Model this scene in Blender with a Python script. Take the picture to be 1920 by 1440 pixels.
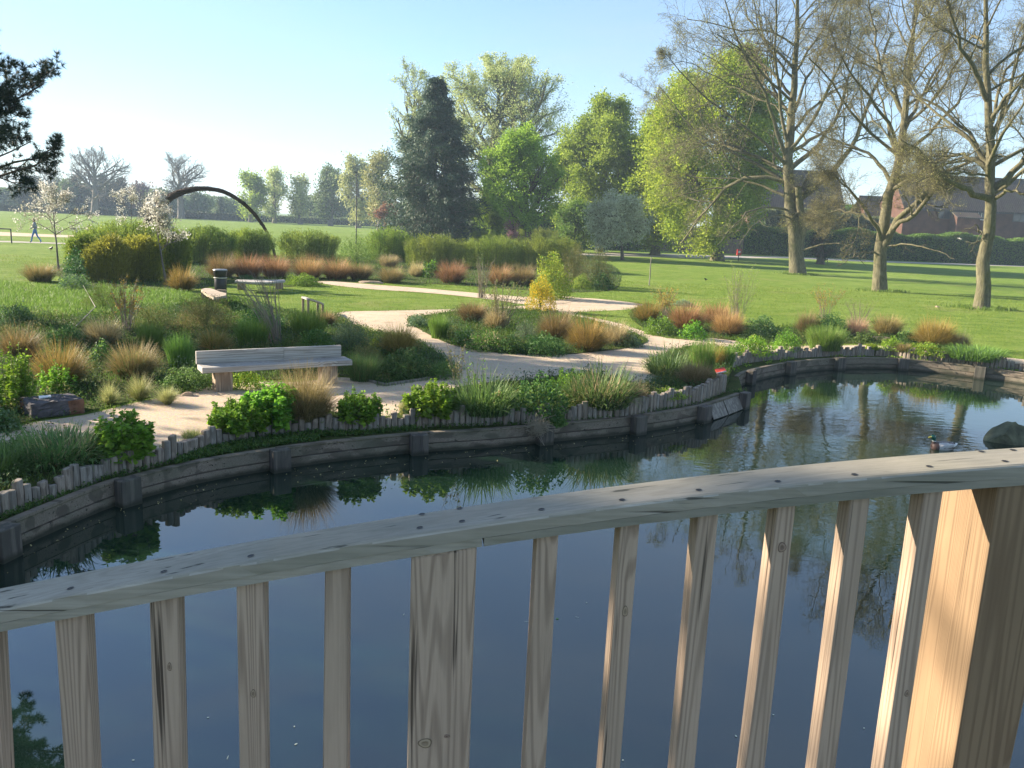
import bpy, bmesh, math, random
import numpy as np
from mathutils import Vector, Matrix, geometry
for o in list(bpy.data.objects): bpy.data.objects.remove(o)
random.seed(7)
RNG = np.random.default_rng(11)
SC = bpy.context.scene
COL = SC.collection
R = math.radians

# ------------------------------------------------------------------ camera
F = 1540.0; PITCH = R(11.2); ROLL = R(2.4); CAMH = 3.4
_f0 = Vector((0, math.cos(PITCH), -math.sin(PITCH))); _u0 = Vector((0, math.sin(PITCH), math.cos(PITCH))); _r0 = Vector((1, 0, 0))
c_, s_ = math.cos(ROLL), math.sin(ROLL)
CR = c_*_r0 + s_*_u0; CU = -s_*_r0 + c_*_u0; CF = _f0
CP = Vector((0, 0, CAMH))
cd = bpy.data.cameras.new("camera"); cam = bpy.data.objects.new("camera", cd); COL.objects.link(cam)
cd.sensor_width = 36; cd.lens = 36*F/1920; cd.clip_end = 6000; cd.clip_start = .05
m = Matrix((CR, CU, -CF)).transposed().to_4x4(); m.translation = CP
cam.matrix_world = m
SC.camera = cam

# ------------------------------------------------------------------ light
SUN_EL = R(22); SUN_AZ = R(-73)            # azimuth from +Y towards +X (negative: to the left)
sd = Vector((math.sin(SUN_AZ)*math.cos(SUN_EL), math.cos(SUN_AZ)*math.cos(SUN_EL), math.sin(SUN_EL)))
sl = bpy.data.lights.new("sun", 'SUN'); sl.energy = 5.0; sl.angle = R(.6); sl.color = (1, .86, .68)
so = bpy.data.objects.new("sun", sl); COL.objects.link(so); so.location = (-40, 15, 30)
so.rotation_euler = sd.to_track_quat('Z', 'Y').to_euler()
W_ = bpy.data.worlds.new("World"); SC.world = W_; W_.use_nodes = True
nt = W_.node_tree; nt.nodes.clear()
sky = nt.nodes.new('ShaderNodeTexSky'); sky.sky_type = 'NISHITA'; sky.sun_disc = False
sky.sun_elevation = SUN_EL; sky.sun_rotation = SUN_AZ; sky.air_density = 1.0; sky.dust_density = .05; sky.ozone_density = 3.8
bg = nt.nodes.new('ShaderNodeBackground'); bg.inputs[1].default_value = .071
ow = nt.nodes.new('ShaderNodeOutputWorld')
# thin high cloud wisps
tc = nt.nodes.new('ShaderNodeTexCoord'); mp = nt.nodes.new('ShaderNodeMapping'); mp.inputs['Scale'].default_value = (1.2, 1.2, 5.0); mp.inputs['Rotation'].default_value = (.3, .2, .4)
nz = nt.nodes.new('ShaderNodeTexNoise'); nz.inputs['Scale'].default_value = 1.6; nz.inputs['Detail'].default_value = 6; nz.inputs['Roughness'].default_value = .55; nz.inputs['Distortion'].default_value = .6
rp = nt.nodes.new('ShaderNodeValToRGB'); rp.color_ramp.elements[0].position = .40; rp.color_ramp.elements[1].position = .82; rp.color_ramp.elements[0].color = (.15, .15, .15, 1)
rp.color_ramp.elements[1].color = (.62, .62, .62, 1)
mx = nt.nodes.new('ShaderNodeMix'); mx.data_type = 'RGBA'; mx.inputs[7].default_value = (2.7, 3.1, 3.6, 1)
L = nt.links
L.new(tc.outputs['Generated'], mp.inputs[0]); L.new(mp.outputs[0], nz.inputs[0]); L.new(nz.outputs[0], rp.inputs[0])
L.new(rp.outputs[0], mx.inputs[0]); L.new(sky.outputs[0], mx.inputs[6]); L.new(mx.outputs[2], bg.inputs[0]); L.new(bg.outputs[0], ow.inputs[0])

SC.view_settings.view_transform = 'Standard'; SC.view_settings.look = 'None'; SC.view_settings.gamma = 1
SC.view_settings.exposure = 1.9
cy = SC.cycles; cy.use_denoising = True; cy.max_bounces = 6; cy.diffuse_bounces = 3; cy.glossy_bounces = 3; cy.transmission_bounces = 4; cy.transparent_max_bounces = 6; cy.volume_bounces = 0
cy.caustics_reflective = False; cy.caustics_refractive = False

# ------------------------------------------------------------------ photo pixel -> world helpers
G0 = .42      # ground level (water is 0)
def ray(px, py):
    px = float(px); py = float(py); return CF + (px-960)/F*CR - (py-720)/F*CU
def W(px, py, D):
    d = ray(px, py); return CP + d*(float(D)/d.y)
def P(px, py, z=G0):
    d = ray(px, py); return CP + d*((z-CAMH)/d.z)
def base_at(px, D, z=G0):
    """ground point seen in column px at forward distance D"""
    y = 415.0
    for _ in range(4):
        d = ray(px, y); q = CP + d*(D/d.y); y += (q.z - z)/D*F
    q = CP + ray(px, y)*(D/ray(px, y).y); return Vector((q.x, D, z))

# ------------------------------------------------------------------ mesh builder
class Geo:
    def __init__(s): s.V = []; s.T = []; s.Q = []; s.N = 0; s.Tr = []; s.QM = []; s.TM = []
    def add(s, v, q=None, t=None, tint=.5, mat=0):
        v = np.asarray(v, float).reshape(-1, 3); n = len(v)
        s.V.append(v); s.T.append(np.broadcast_to(np.asarray(tint, float).ravel(), (n,)) if np.size(tint) in (1, n) else np.full(n, .5))
        if q is not None and len(q): q = np.asarray(q, int).reshape(-1, 4); s.Q.append(q+s.N); s.QM.append(np.full(len(q), mat))
        if t is not None and len(t): t = np.asarray(t, int).reshape(-1, 3); s.Tr.append(t+s.N); s.TM.append(np.full(len(t), mat))
        s.N += n; return s
    def mesh(s, name, mats, smooth=False):
        me = bpy.data.meshes.new(name)
        if s.N == 0: return me
        V = np.concatenate(s.V); T = np.concatenate(s.T)
        Q = np.concatenate(s.Q) if s.Q else np.zeros((0, 4), int); Tr = np.concatenate(s.Tr) if s.Tr else np.zeros((0, 3), int)
        loops = np.concatenate([Q.ravel(), Tr.ravel()]); nq, ntr = len(Q), len(Tr)
        me.vertices.add(len(V)); me.vertices.foreach_set('co', V.ravel().astype(np.float32))
        me.loops.add(len(loops)); me.loops.foreach_set('vertex_index', loops.astype(np.int32))
        me.polygons.add(nq+ntr)
        ls = np.concatenate([np.arange(nq)*4, nq*4+np.arange(ntr)*3]).astype(np.int32)
        me.polygons.foreach_set('loop_start', ls)
        mi = np.concatenate([np.concatenate(s.QM) if s.QM else np.zeros(0), np.concatenate(s.TM) if s.TM else np.zeros(0)]).astype(np.int32)
        for mm in (mats if isinstance(mats, (list, tuple)) else [mats]): me.materials.append(mm)
        me.polygons.foreach_set('material_index', mi)
        me.polygons.foreach_set('use_smooth', np.full(nq+ntr, bool(smooth)))
        a = me.attributes.new('tint', 'FLOAT', 'POINT'); a.data.foreach_set('value', T.astype(np.float32))
        me.update(calc_edges=True); me.validate()
        return me
def norm(a): return a/np.maximum(np.linalg.norm(a, axis=-1, keepdims=True), 1e-9)
def tubes(g, Pt, Rd, S=5, tint=.5, mat=0):
    """Pt (N,K,3), Rd (N,K)"""
    Pt = np.asarray(Pt, float); Rd = np.asarray(Rd, float)
    if Pt.ndim == 2: Pt = Pt[None]; Rd = Rd[None]
    N, K, _ = Pt.shape
    if N == 0: return
    d = np.empty_like(Pt); d[:, 1:-1] = Pt[:, 2:]-Pt[:, :-2]; d[:, 0] = Pt[:, 1]-Pt[:, 0]; d[:, -1] = Pt[:, -1]-Pt[:, -2]; d = norm(d)
    md = norm(Pt[:, -1]-Pt[:, 0])
    ref = np.where(np.abs(md[:, 2:3]) > .8, np.array([[1., .3, 0]]), np.array([[0, .2, 1.]]))[:, None, :]
    n1 = norm(np.cross(d, np.broadcast_to(ref, d.shape))); n2 = np.cross(d, n1)
    a = np.arange(S)/S*2*np.pi
    ring = (np.cos(a)[None, None, :, None]*n1[:, :, None, :]+np.sin(a)[None, None, :, None]*n2[:, :, None, :])*Rd[:, :, None, None]+Pt[:, :, None, :]
    base = (np.arange(N)*K*S)[:, None, None]+(np.arange(K-1)*S)[None, :, None]; j = np.arange(S)[None, None, :]; j2 = (j+1) % S
    q = np.stack([base+j, base+j2, base+S+j2, base+S+j], -1).reshape(-1, 4)
    t = np.repeat(np.broadcast_to(np.asarray(tint, float), (N,)), K*S) if np.ndim(tint) else tint
    g.add(ring, q=q, tint=t, mat=mat)
def leaves(g, C, size, asp=.5, tint=None, mat=0, up=.25, dirs=None, rng=RNG):
    """diamond leaves at C (N,3)"""
    N = len(C)
    if N == 0: return
    d = norm(rng.normal(size=(N, 3))) if dirs is None else norm(dirs+rng.normal(size=(N, 3))*.25)
    nn = norm(rng.normal(size=(N, 3))+np.array([0, 0, up*3])); s = norm(np.cross(d, nn)); nn = np.cross(s, d)
    L_ = size*rng.uniform(.6, 1.25, N)[:, None]
    v = np.stack([C-d*L_*.5, C+s*L_*asp*.5-d*L_*.08+nn*L_*.08, C+d*L_*.5-nn*L_*.06, C-s*L_*asp*.5-d*L_*.08+nn*L_*.08], 1)
    i = np.arange(N)*4
    if tint is None: tint = rng.uniform(0, 1, N)
    g.add(v, q=np.stack([i, i+1, i+2, i+3], 1), tint=np.repeat(np.broadcast_to(tint, (N,)), 4), mat=mat)
def blades(g, B, az, Ln, wd, th0, th1, seg=4, tint=None, mat=0, tipt=0., rng=RNG):
    """arching blades: base B, azimuth, length, width, start/end angle from vertical"""
    N = len(B); t = np.linspace(0, 1, seg+1)
    th = th0[:, None]+(th1-th0)[:, None]*t[None, :]**1.3
    ds = Ln[:, None]/seg
    hz = np.concatenate([np.zeros((N, 1)), np.cumsum(np.sin(th[:, :-1])*ds, 1)], 1); vz = np.concatenate([np.zeros((N, 1)), np.cumsum(np.cos(th[:, :-1])*ds, 1)], 1)
    ca, sa = np.cos(az), np.sin(az)
    C = np.stack([B[:, 0:1]+hz*ca[:, None], B[:, 1:2]+hz*sa[:, None], B[:, 2:3]+vz], -1)
    tw = rng.normal(0, .5, N); sx = np.stack([-np.sin(az+tw), np.cos(az+tw), rng.normal(0, .2, N)], -1)
    w = (wd[:, None]*.5*np.array([(.7+.6*x)*(1-x**2.2) for x in t])[None, :])
    w[:, -1] = wd*.04
    A = C+sx[:, None, :]*w[:, :, None]; Bv = C-sx[:, None, :]*w[:, :, None]
    v = np.stack([A, Bv], 2)  # N,seg+1,2,3
    b = (np.arange(N)*(seg+1)*2)[:, None]+(np.arange(seg)*2)[None, :]
    q = np.stack([b, b+1, b+3, b+2], -1).reshape(-1, 4)
    if tint is None: tint = rng.uniform(0, 1, N)
    tt = np.broadcast_to(tint[:, None, None]+tipt*(t[None, :, None]-.5), (N, seg+1, 2)).ravel()
    g.add(v, q=q, tint=np.clip(tt, 0, 1), mat=mat)
def boxv(g, x0, x1, y0, y1, z0, z1, mat=0, M=None, tint=.5):
    v = np.array([[x, y, z] for z in (z0, z1) for y in (y0, y1) for x in (x0, x1)], float)
    if M is not None: v = np.array([list(M @ Vector(p)) for p in v])
    g.add(v, q=[[0, 2, 3, 1], [4, 5, 7, 6], [0, 1, 5, 4], [2, 6, 7, 3], [0, 4, 6, 2], [1, 3, 7, 5]], mat=mat, tint=tint)
def hexa(g, pts, mat=0):
    """8 corners: bottom 4 (ccw) then top 4"""
    g.add(np.array([list(p) for p in pts]), q=[[3, 2, 1, 0], [4, 5, 6, 7], [0, 1, 5, 4], [1, 2, 6, 5], [2, 3, 7, 6], [3, 0, 4, 7]], mat=mat)

# ------------------------------------------------------------------ objects
def link(name, me, parent=None, loc=None, rz=0, sc=None):
    o = bpy.data.objects.new(name, me); COL.objects.link(o)
    if parent: o.parent = parent
    if loc is not None: o.location = loc
    if rz: o.rotation_euler = (0, 0, rz)
    if sc is not None: o.scale = sc if hasattr(sc, '__len__') else (sc,)*3
    return o
def tag(o, label, cat, group=None, kind=None):
    o['label'] = label; o['category'] = cat
    if group: o['group'] = group
    if kind: o['kind'] = kind
    return o
def thing(name, label, cat, loc=(0, 0, 0), rz=0, group=None):
    return tag(link(name, None, None, loc, rz), label, cat, group)
def bevel(o, w=.006, seg=2):
    b = o.modifiers.new('bevel', 'BEVEL'); b.width = w; b.segments = seg; b.limit_method = 'ANGLE'; b.angle_limit = R(40); return o
def inpoly(X, Y, poly):
    ins = np.zeros(len(X), bool); n = len(poly); j = n-1
    for i in range(n):
        xi, yi = poly[i][0], poly[i][1]; xj, yj = poly[j][0], poly[j][1]
        c = ((yi > Y) != (yj > Y)) & (X < (xj-xi)*(Y-yi)/((yj-yi) if abs(yj-yi) > 1e-12 else 1e-12)+xi)
        ins ^= c; j = i
    return ins
def crom(pts, n=8, closed=False):
    pts = [Vector(p[:2]) for p in pts]; out = []; N = len(pts)
    for i in range(N if closed else N-1):
        p0 = pts[(i-1) % N] if closed or i > 0 else pts[0]; p1 = pts[i]; p2 = pts[(i+1) % N]; p3 = pts[(i+2) % N] if closed or i+2 < N else pts[-1]
        for k in range(n):
            t = k/n
            out.append(.5*((2*p1)+(-p0+p2)*t+(2*p0-5*p1+4*p2-p3)*t*t+(-p0+3*p1-3*p2+p3)*t**3))
    if not closed: out.append(pts[-1])
    return out
def resample(pts, step):
    pts = [Vector(p[:2]) for p in pts]; a = np.array([[p.x, p.y] for p in pts]); s = np.concatenate([[0], np.cumsum(np.linalg.norm(np.diff(a, axis=0), axis=1))])
    n = max(2, int(s[-1]/step)+1); t = np.linspace(0, s[-1], n)
    return np.stack([np.interp(t, s, a[:, 0]), np.interp(t, s, a[:, 1])], 1)
def gpoly(px, z=G0, smooth=6):
    q = [P(x, y, z) for x, y in px]
    return [tuple(p) for p in (crom(q, smooth, True) if smooth else [v.xy for v in q])]
def sheet(name, polys, z, mat, holes=(), rough=0, parent=None, zfun=None, extra=None):
    vs = []; es = []
    for pl in list(polys)+list(holes):
        b = len(vs); vs += [Vector((p[0], p[1])) for p in pl]; es += [(b+i, b+(i+1) % len(pl)) for i in range(len(pl))]
    if extra is not None: vs += [Vector(p) for p in extra]
    r = geometry.delaunay_2d_cdt(vs, es, [], 0, 1e-5)
    V = np.array([[v.x, v.y] for v in r[0]]); T = np.array([list(f) for f in r[2] if len(f) == 3])
    c = V[T].mean(1); k = np.zeros(len(T), bool)
    for pl in polys: k |= inpoly(c[:, 0], c[:, 1], pl)
    for pl in holes: k &= ~inpoly(c[:, 0], c[:, 1], pl)
    T = T[k]; a = V[T]; ar = (a[:, 1, 0]-a[:, 0, 0])*(a[:, 2, 1]-a[:, 0, 1])-(a[:, 1, 1]-a[:, 0, 1])*(a[:, 2, 0]-a[:, 0, 0])
    T[ar < 0] = T[ar < 0][:, ::-1]; T = T[np.abs(ar) > 1e-10]
    used, inv = np.unique(T, return_inverse=True); V = V[used]; T = inv.reshape(-1, 3)
    Z = np.full(len(V), z) if zfun is None else zfun(V[:, 0], V[:, 1])+z
    g = Geo(); g.add(np.column_stack([V, Z]), t=T); o = link(name, g.mesh(name, mat), parent); return o
# ------------------------------------------------------------------ materials
def newmat(name):
    m = bpy.data.materials.new(name); m.use_nodes = True; nt = m.node_tree; nt.nodes.clear()
    return m, nt
def N_(nt, typ, **kw):
    n = nt.nodes.new(typ)
    for k, v in kw.items():
        if k.startswith('i_'): n.inputs[int(k[2:]) if k[2:].isdigit() else k[2:].replace('_', ' ')].default_value = v
        else: setattr(n, k, v)
    return n
def C4(c): return (c[0], c[1], c[2], 1)
def ramp(nt, stops, fac):
    r = nt.nodes.new('ShaderNodeValToRGB'); e = r.color_ramp.elements
    while len(e) < len(stops): e.new(.5)
    for x, (p, c) in zip(e, stops): x.position = p; x.color = C4(c) if hasattr(c, '__len__') else (c, c, c, 1)
    nt.links.new(fac, r.inputs[0]); return r.outputs[0]
def noise(nt, vec, scale, detail=4, rough=.55, dist=0):
    n = N_(nt, 'ShaderNodeTexNoise'); n.inputs['Scale'].default_value = scale; n.inputs['Detail'].default_value = detail; n.inputs['Roughness'].default_value = rough; n.inputs['Distortion'].default_value = dist
    if vec is not None: nt.links.new(vec, n.inputs['Vector'])
    return n.outputs[0]
def mapping(nt, vec, scale=(1, 1, 1), rot=(0, 0, 0), loc=(0, 0, 0)):
    m = N_(nt, 'ShaderNodeMapping'); m.inputs['Scale'].default_value = scale; m.inputs['Rotation'].default_value = rot; m.inputs['Location'].default_value = loc
    nt.links.new(vec, m.inputs[0]); return m.outputs[0]
def mixc(nt, a, b, fac, mode='MIX'):
    m = N_(nt, 'ShaderNodeMix', data_type='RGBA', blend_type=mode)
    for s, v in ((0, fac), (6, a), (7, b)):
        if isinstance(v, (int, float)): m.inputs[s].default_value = v
        elif isinstance(v, tuple): m.inputs[s].default_value = C4(v)
        else: nt.links.new(v, m.inputs[s])
    return m.outputs[2]
def mth(nt, op, a, b=0.):
    m = N_(nt, 'ShaderNodeMath', operation=op)
    for s, v in ((0, a), (1, b)):
        if isinstance(v, (int, float)): m.inputs[s].default_value = v
        else: nt.links.new(v, m.inputs[s])
    return m.outputs[0]
def finish(m, nt, col, rough=.7, spec=.3, bump=None, bstr=.3, bdist=.02, metal=0, transl=0):
    b = N_(nt, 'ShaderNodeBsdfPrincipled'); b.inputs['Roughness'].default_value = rough if isinstance(rough, (int, float)) else .5
    if not isinstance(rough, (int, float)): nt.links.new(rough, b.inputs['Roughness'])
    b.inputs['Specular IOR Level'].default_value = spec; b.inputs['Metallic'].default_value = metal
    if isinstance(col, tuple): b.inputs['Base Color'].default_value = C4(col)
    else: nt.links.new(col, b.inputs['Base Color'])
    if bump is not None:
        bp = N_(nt, 'ShaderNodeBump'); bp.inputs['Strength'].default_value = bstr; bp.inputs['Distance'].default_value = bdist
        nt.links.new(bump, bp.inputs['Height']); nt.links.new(bp.outputs[0], b.inputs['Normal'])
    out = N_(nt, 'ShaderNodeOutputMaterial'); sh = b.outputs[0]
    if transl:
        t = N_(nt, 'ShaderNodeBsdfTranslucent')
        if isinstance(col, tuple): t.inputs[0].default_value = C4(col)
        else: nt.links.new(col, t.inputs[0])
        mx = N_(nt, 'ShaderNodeMixShader'); mx.inputs[0].default_value = transl
        nt.links.new(sh, mx.inputs[1]); nt.links.new(t.outputs[0], mx.inputs[2]); sh = mx.outputs[0]
    nt.links.new(sh, out.inputs[0]); return m
def objco(nt): return N_(nt, 'ShaderNodeTexCoord').outputs['Object']
def geoco(nt): return N_(nt, 'ShaderNodeNewGeometry').outputs['Position']
_lm = {}
def leafmat(name, c0, c1, transl=.4, rough=.55, spec=.25):
    if name in _lm: return _lm[name]
    m, nt = newmat(name); a = N_(nt, 'ShaderNodeAttribute', attribute_name='tint')
    col = mixc(nt, c0, c1, a.outputs['Fac']); oi = N_(nt, 'ShaderNodeObjectInfo')
    hs = N_(nt, 'ShaderNodeHueSaturation'); nt.links.new(col, hs.inputs['Color'])
    nt.links.new(mth(nt, 'ADD', mth(nt, 'MULTIPLY', oi.outputs['Random'], .03), .485), hs.inputs['Hue'])
    nt.links.new(mth(nt, 'ADD', mth(nt, 'MULTIPLY', oi.outputs['Random'], .3), .85), hs.inputs['Value'])
    _lm[name] = finish(m, nt, hs.outputs[0], rough, spec, transl=transl); return _lm[name]
def barkmat(name, c0, c1, sc=1.):
    if name in _lm: return _lm[name]
    m, nt = newmat(name); v = geoco(nt); n1 = noise(nt, mapping(nt, v, (14*sc, 14*sc, 3*sc)), 1, 6, .65, .4); n2 = noise(nt, v, 1.3*sc, 3)
    col = ramp(nt, [(.32, tuple(x*.55 for x in c0)), (.5, c0), (.72, c1)], n1); moss = ramp(nt, [(.52, 0), (.7, .5)], n2)
    col = mixc(nt, col, (.10, .11, .03), moss)
    _lm[name] = finish(m, nt, col, .9, .15, n1, .9, .05); return _lm[name]
def plain(name, col, rough=.6, spec=.4, metal=0, var=.25, sc=9, bump=.15):
    m, nt = newmat(name); v = objco(nt); n = noise(nt, v, sc, 5, .6)
    c = ramp(nt, [(.3, tuple(x*(1-var) for x in col)), (.7, tuple(min(1, x*(1+var)) for x in col))], n)
    return finish(m, nt, c, rough, spec, n, bump, .01, metal)
def woodmat(name, light, dark, axis=2, ring=26., gscale=1., streak=.5, green=0., geo=False, rough=.75, knots=True, along=.8, across=13., ringw=.45, wet=False):
    """weathered timber; growth-ring lines run along `axis` of the object"""
    m, nt = newmat(name); v0 = geoco(nt) if geo else objco(nt)
    oi = N_(nt, 'ShaderNodeObjectInfo'); off = N_(nt, 'ShaderNodeCombineXYZ')
    for i, k in enumerate((7., 13., 5.)): nt.links.new(mth(nt, 'MULTIPLY', oi.outputs['Random'], k), off.inputs[i])
    va = N_(nt, 'ShaderNodeVectorMath', operation='ADD'); nt.links.new(v0, va.inputs[0]); nt.links.new(off.outputs[0], va.inputs[1]); v = va.outputs[0]
    def st(a, b): s = [a]*3; s[axis] = b; return tuple(s)
    big = noise(nt, mapping(nt, v, st(across*gscale, along*gscale)), 1, 1, .3, .05)
    ph = mth(nt, 'MULTIPLY', big, ring*2.2)
    if knots:
        vo = N_(nt, 'ShaderNodeTexVoronoi'); vo.inputs['Scale'].default_value = 1; nt.links.new(mapping(nt, v, st(5.*gscale, 1.5*gscale)), vo.inputs['Vector'])
        kd = vo.outputs['Distance']; near = ramp(nt, [(.0, 1.), (.3, 0.)], kd)
        ph = mth(nt, 'ADD', ph, mth(nt, 'MULTIPLY', near, 16.))
        km = ramp(nt, [(.05, 1.), (.085, 0.)], kd)
    rings = mth(nt, 'SINE', ph)
    rings = mth(nt, 'ADD', mth(nt, 'MULTIPLY', rings, .5), .5)
    fine = noise(nt, mapping(nt, v, st(160*gscale, 4*gscale)), 1, 5, .7)
    crack = noise(nt, mapping(nt, v, st(60*gscale, 1.2*gscale)), 1, 3, .5)
    blot = noise(nt, mapping(nt, v, st(6, 2.5)), 1, 4, .6)
    rr = ramp(nt, [(.35, 0.), (.95, 1.)], rings)
    h = mth(nt, 'ADD', mth(nt, 'MULTIPLY', rr, ringw), mth(nt, 'MULTIPLY', fine, .85*streak))
    col = ramp(nt, [(.28, light), (.62, dark)], h)
    col = mixc(nt, col, tuple(x*.72 for x in light), ramp(nt, [(.45, 0.), (.75, .7)], blot))
    cr = ramp(nt, [(.31, 1.), (.355, 0.)], crack)
    col = mixc(nt, col, tuple(x*.28 for x in dark), cr)
    if knots: col = mixc(nt, col, tuple(x*.45 for x in dark), km)
    if green:
        gm = ramp(nt, [(.4, 0.), (.7, green)], noise(nt, mapping(nt, v, st(3, 1.4)), 1, 5, .6))
        col = mixc(nt, col, (.085, .10, .065), gm)
    if wet:
        sz_ = N_(nt, 'ShaderNodeSeparateXYZ'); nt.links.new(geoco(nt), sz_.inputs[0]); wn_ = mth(nt, 'ADD', sz_.outputs[2], mth(nt, 'MULTIPLY', blot, .09)); col = mixc(nt, col, (.022, .024, .014), ramp(nt, [(.075, .9), (.125, 0.)], wn_))
    hb = mth(nt, 'SUBTRACT', mth(nt, 'MULTIPLY', h, -1.), mth(nt, 'MULTIPLY', cr, 1.2))
    return finish(m, nt, col, rough, .25, hb, .35, .0015)

def groundmat():
    m, nt = newmat('lawn_grass'); v = geoco(nt)
    big = noise(nt, v, .12, 3, .5); mid = noise(nt, mapping(nt, v, (1, 1.6, 1)), .9, 5, .65, .5); fine = noise(nt, mapping(nt, v, (1, 1.8, 1)), 9, 6, .75); vf = noise(nt, v, 60, 4, .7)
    c = ramp(nt, [(.32, (.10, .175, .022)), (.5, (.18, .27, .04)), (.68, (.28, .33, .085))], mid)
    c = mixc(nt, c, (.085, .15, .014), ramp(nt, [(.38, 0.), (.6, .8)], fine)); c = mixc(nt, c, (.25, .33, .08), ramp(nt, [(.5, 0.), (.8, .5)], big))
    c = mixc(nt, c, (.25, .20, .10), ramp(nt, [(.56, 0.), (.74, .6)], noise(nt, v, .35, 5, .7)))
    h = mth(nt, 'ADD', mth(nt, 'MULTIPLY', fine, .6), mth(nt, 'MULTIPLY', vf, .35))
    return finish(m, nt, c, .85, .1, h, 1., .12)
def soilmat():
    m, nt = newmat('bed_soil'); v = geoco(nt); n = noise(nt, v, 3, 6, .7); f = noise(nt, v, 30, 5, .7)
    c = ramp(nt, [(.3, (.035, .05, .012)), (.5, (.06, .09, .02)), (.7, (.11, .09, .045))], n); c = mixc(nt, c, (.02, .018, .01), ramp(nt, [(.5, 0.), (.7, .8)], f))
    return finish(m, nt, c, .95, .1, f, .8, .04)
def gravelmat():
    m, nt = newmat('path_gravel'); v = geoco(nt); n = noise(nt, v, .8, 5, .6); f = noise(nt, v, 45, 4, .8); vo = N_(nt, 'ShaderNodeTexVoronoi'); vo.inputs['Scale'].default_value = 55; nt.links.new(v, vo.inputs['Vector'])
    c = ramp(nt, [(.3, (.46, .35, .235)), (.6, (.55, .43, .295)), (.8, (.61, .50, .36))], n); c = mixc(nt, c, (.32, .26, .19), ramp(nt, [(.45, 0.), (.7, .8)], f))
    c = mixc(nt, c, vo.outputs['Color'], .12, 'MIX')
    c = mixc(nt, c, (.17, .14, .07), ramp(nt, [(.54, 0.), (.72, .6)], noise(nt, v, 1.9, 6, .75)))
    return finish(m, nt, c, .95, .1, f, .5, .02)
def watermat(duck):
    m, nt = newmat('pond_water'); v = geoco(nt)
    b = N_(nt, 'ShaderNodeBsdfPrincipled'); b.inputs['Roughness'].default_value = .006; b.inputs['IOR'].default_value = 2.1
    b.inputs['Specular IOR Level'].default_value = .5
    c = ramp(nt, [(.35, (.006, .017, .011)), (.65, (.010, .024, .015))], noise(nt, v, .5, 3)); nt.links.new(c, b.inputs['Base Color'])
    vd = N_(nt, 'ShaderNodeVectorMath', operation='DISTANCE'); nt.links.new(v, vd.inputs[0]); vd.inputs[1].default_value = duck
    near = ramp(nt, [(.0, .075), (.25, .05), (.5, .01), (.75, .0008)], mth(nt, 'MULTIPLY', vd.outputs['Value'], 1/14.))
    n1 = noise(nt, mapping(nt, v, (1.6, 3.2, 1), (0, 0, .25)), 1.2, 2, .45, .6); n2 = noise(nt, mapping(nt, v, (1.5, 3.0, 1), (0, 0, -.2)), 4.2, 2, .5, .8)
    wv = N_(nt, 'ShaderNodeTexWave', wave_type='RINGS', rings_direction='SPHERICAL'); wv.inputs['Scale'].default_value = 1.35; wv.inputs['Distortion'].default_value = 1.5; wv.inputs['Detail'].default_value = 1
    nt.links.new(mapping(nt, v, loc=(-duck[0]-.6, -duck[1], 0)), wv.inputs[0])
    h = mth(nt, 'ADD', mth(nt, 'MULTIPLY', n1, 1.), mth(nt, 'MULTIPLY', n2, .38)); h = mth(nt, 'ADD', h, mth(nt, 'MULTIPLY', wv.outputs[1], .10))
    h = mth(nt, 'MULTIPLY', h, near)
    bp = N_(nt, 'ShaderNodeBump'); bp.inputs['Strength'].default_value = 1; bp.inputs['Distance'].default_value = .035
    nt.links.new(h, bp.inputs['Height']); nt.links.new(bp.outputs[0], b.inputs['Normal'])
    out = N_(nt, 'ShaderNodeOutputMaterial'); nt.links.new(b.outputs[0], out.inputs[0]); return m
def brickmat():
    m, nt = newmat('red_brick'); v = objco(nt); br = N_(nt, 'ShaderNodeTexBrick'); br.inputs['Scale'].default_value = 1; br.inputs['Brick Width'].default_value = .225; br.inputs['Row Height'].default_value = .075; br.inputs['Mortar Size'].default_value = .01
    br.inputs['Color1'].default_value = (.085, .033, .021, 1); br.inputs['Color2'].default_value = (.06, .025, .017, 1); br.inputs['Mortar'].default_value = (.10, .08, .065, 1)
    cx = N_(nt, 'ShaderNodeSeparateXYZ'); nt.links.new(v, cx.inputs[0]); cb = N_(nt, 'ShaderNodeCombineXYZ'); nt.links.new(mth(nt, 'ADD', cx.outputs[0], cx.outputs[1]), cb.inputs[0]); nt.links.new(cx.outputs[2], cb.inputs[1])
    nt.links.new(cb.outputs[0], br.inputs['Vector']); c = mixc(nt, br.outputs[0], (.2, .1, .07), ramp(nt, [(.4, 0.), (.7, .5)], noise(nt, v, .8, 4)))
    return finish(m, nt, c, .9, .15)
def tilemat():
    m, nt = newmat('roof_tiles'); v = objco(nt); w = N_(nt, 'ShaderNodeTexWave', wave_type='BANDS', bands_direction='X'); w.inputs['Scale'].default_value = 1.05; nt.links.new(v, w.inputs[0])
    w2 = N_(nt, 'ShaderNodeTexWave', wave_type='BANDS', bands_direction='Z', wave_profile='SAW'); w2.inputs['Scale'].default_value = 1.6; nt.links.new(v, w2.inputs[0])
    h = mth(nt, 'ADD', mth(nt, 'MULTIPLY', w.outputs[1], .5), mth(nt, 'MULTIPLY', w2.outputs[1], .6))
    c = ramp(nt, [(.1, (.03, .025, .022)), (.9, (.10, .078, .065))], h); c = mixc(nt, c, (.10, .10, .06), ramp(nt, [(.45, 0.), (.7, .5)], noise(nt, v, .7, 5)))
    return finish(m, nt, c, .85, .2, h, .8, .06)

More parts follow.
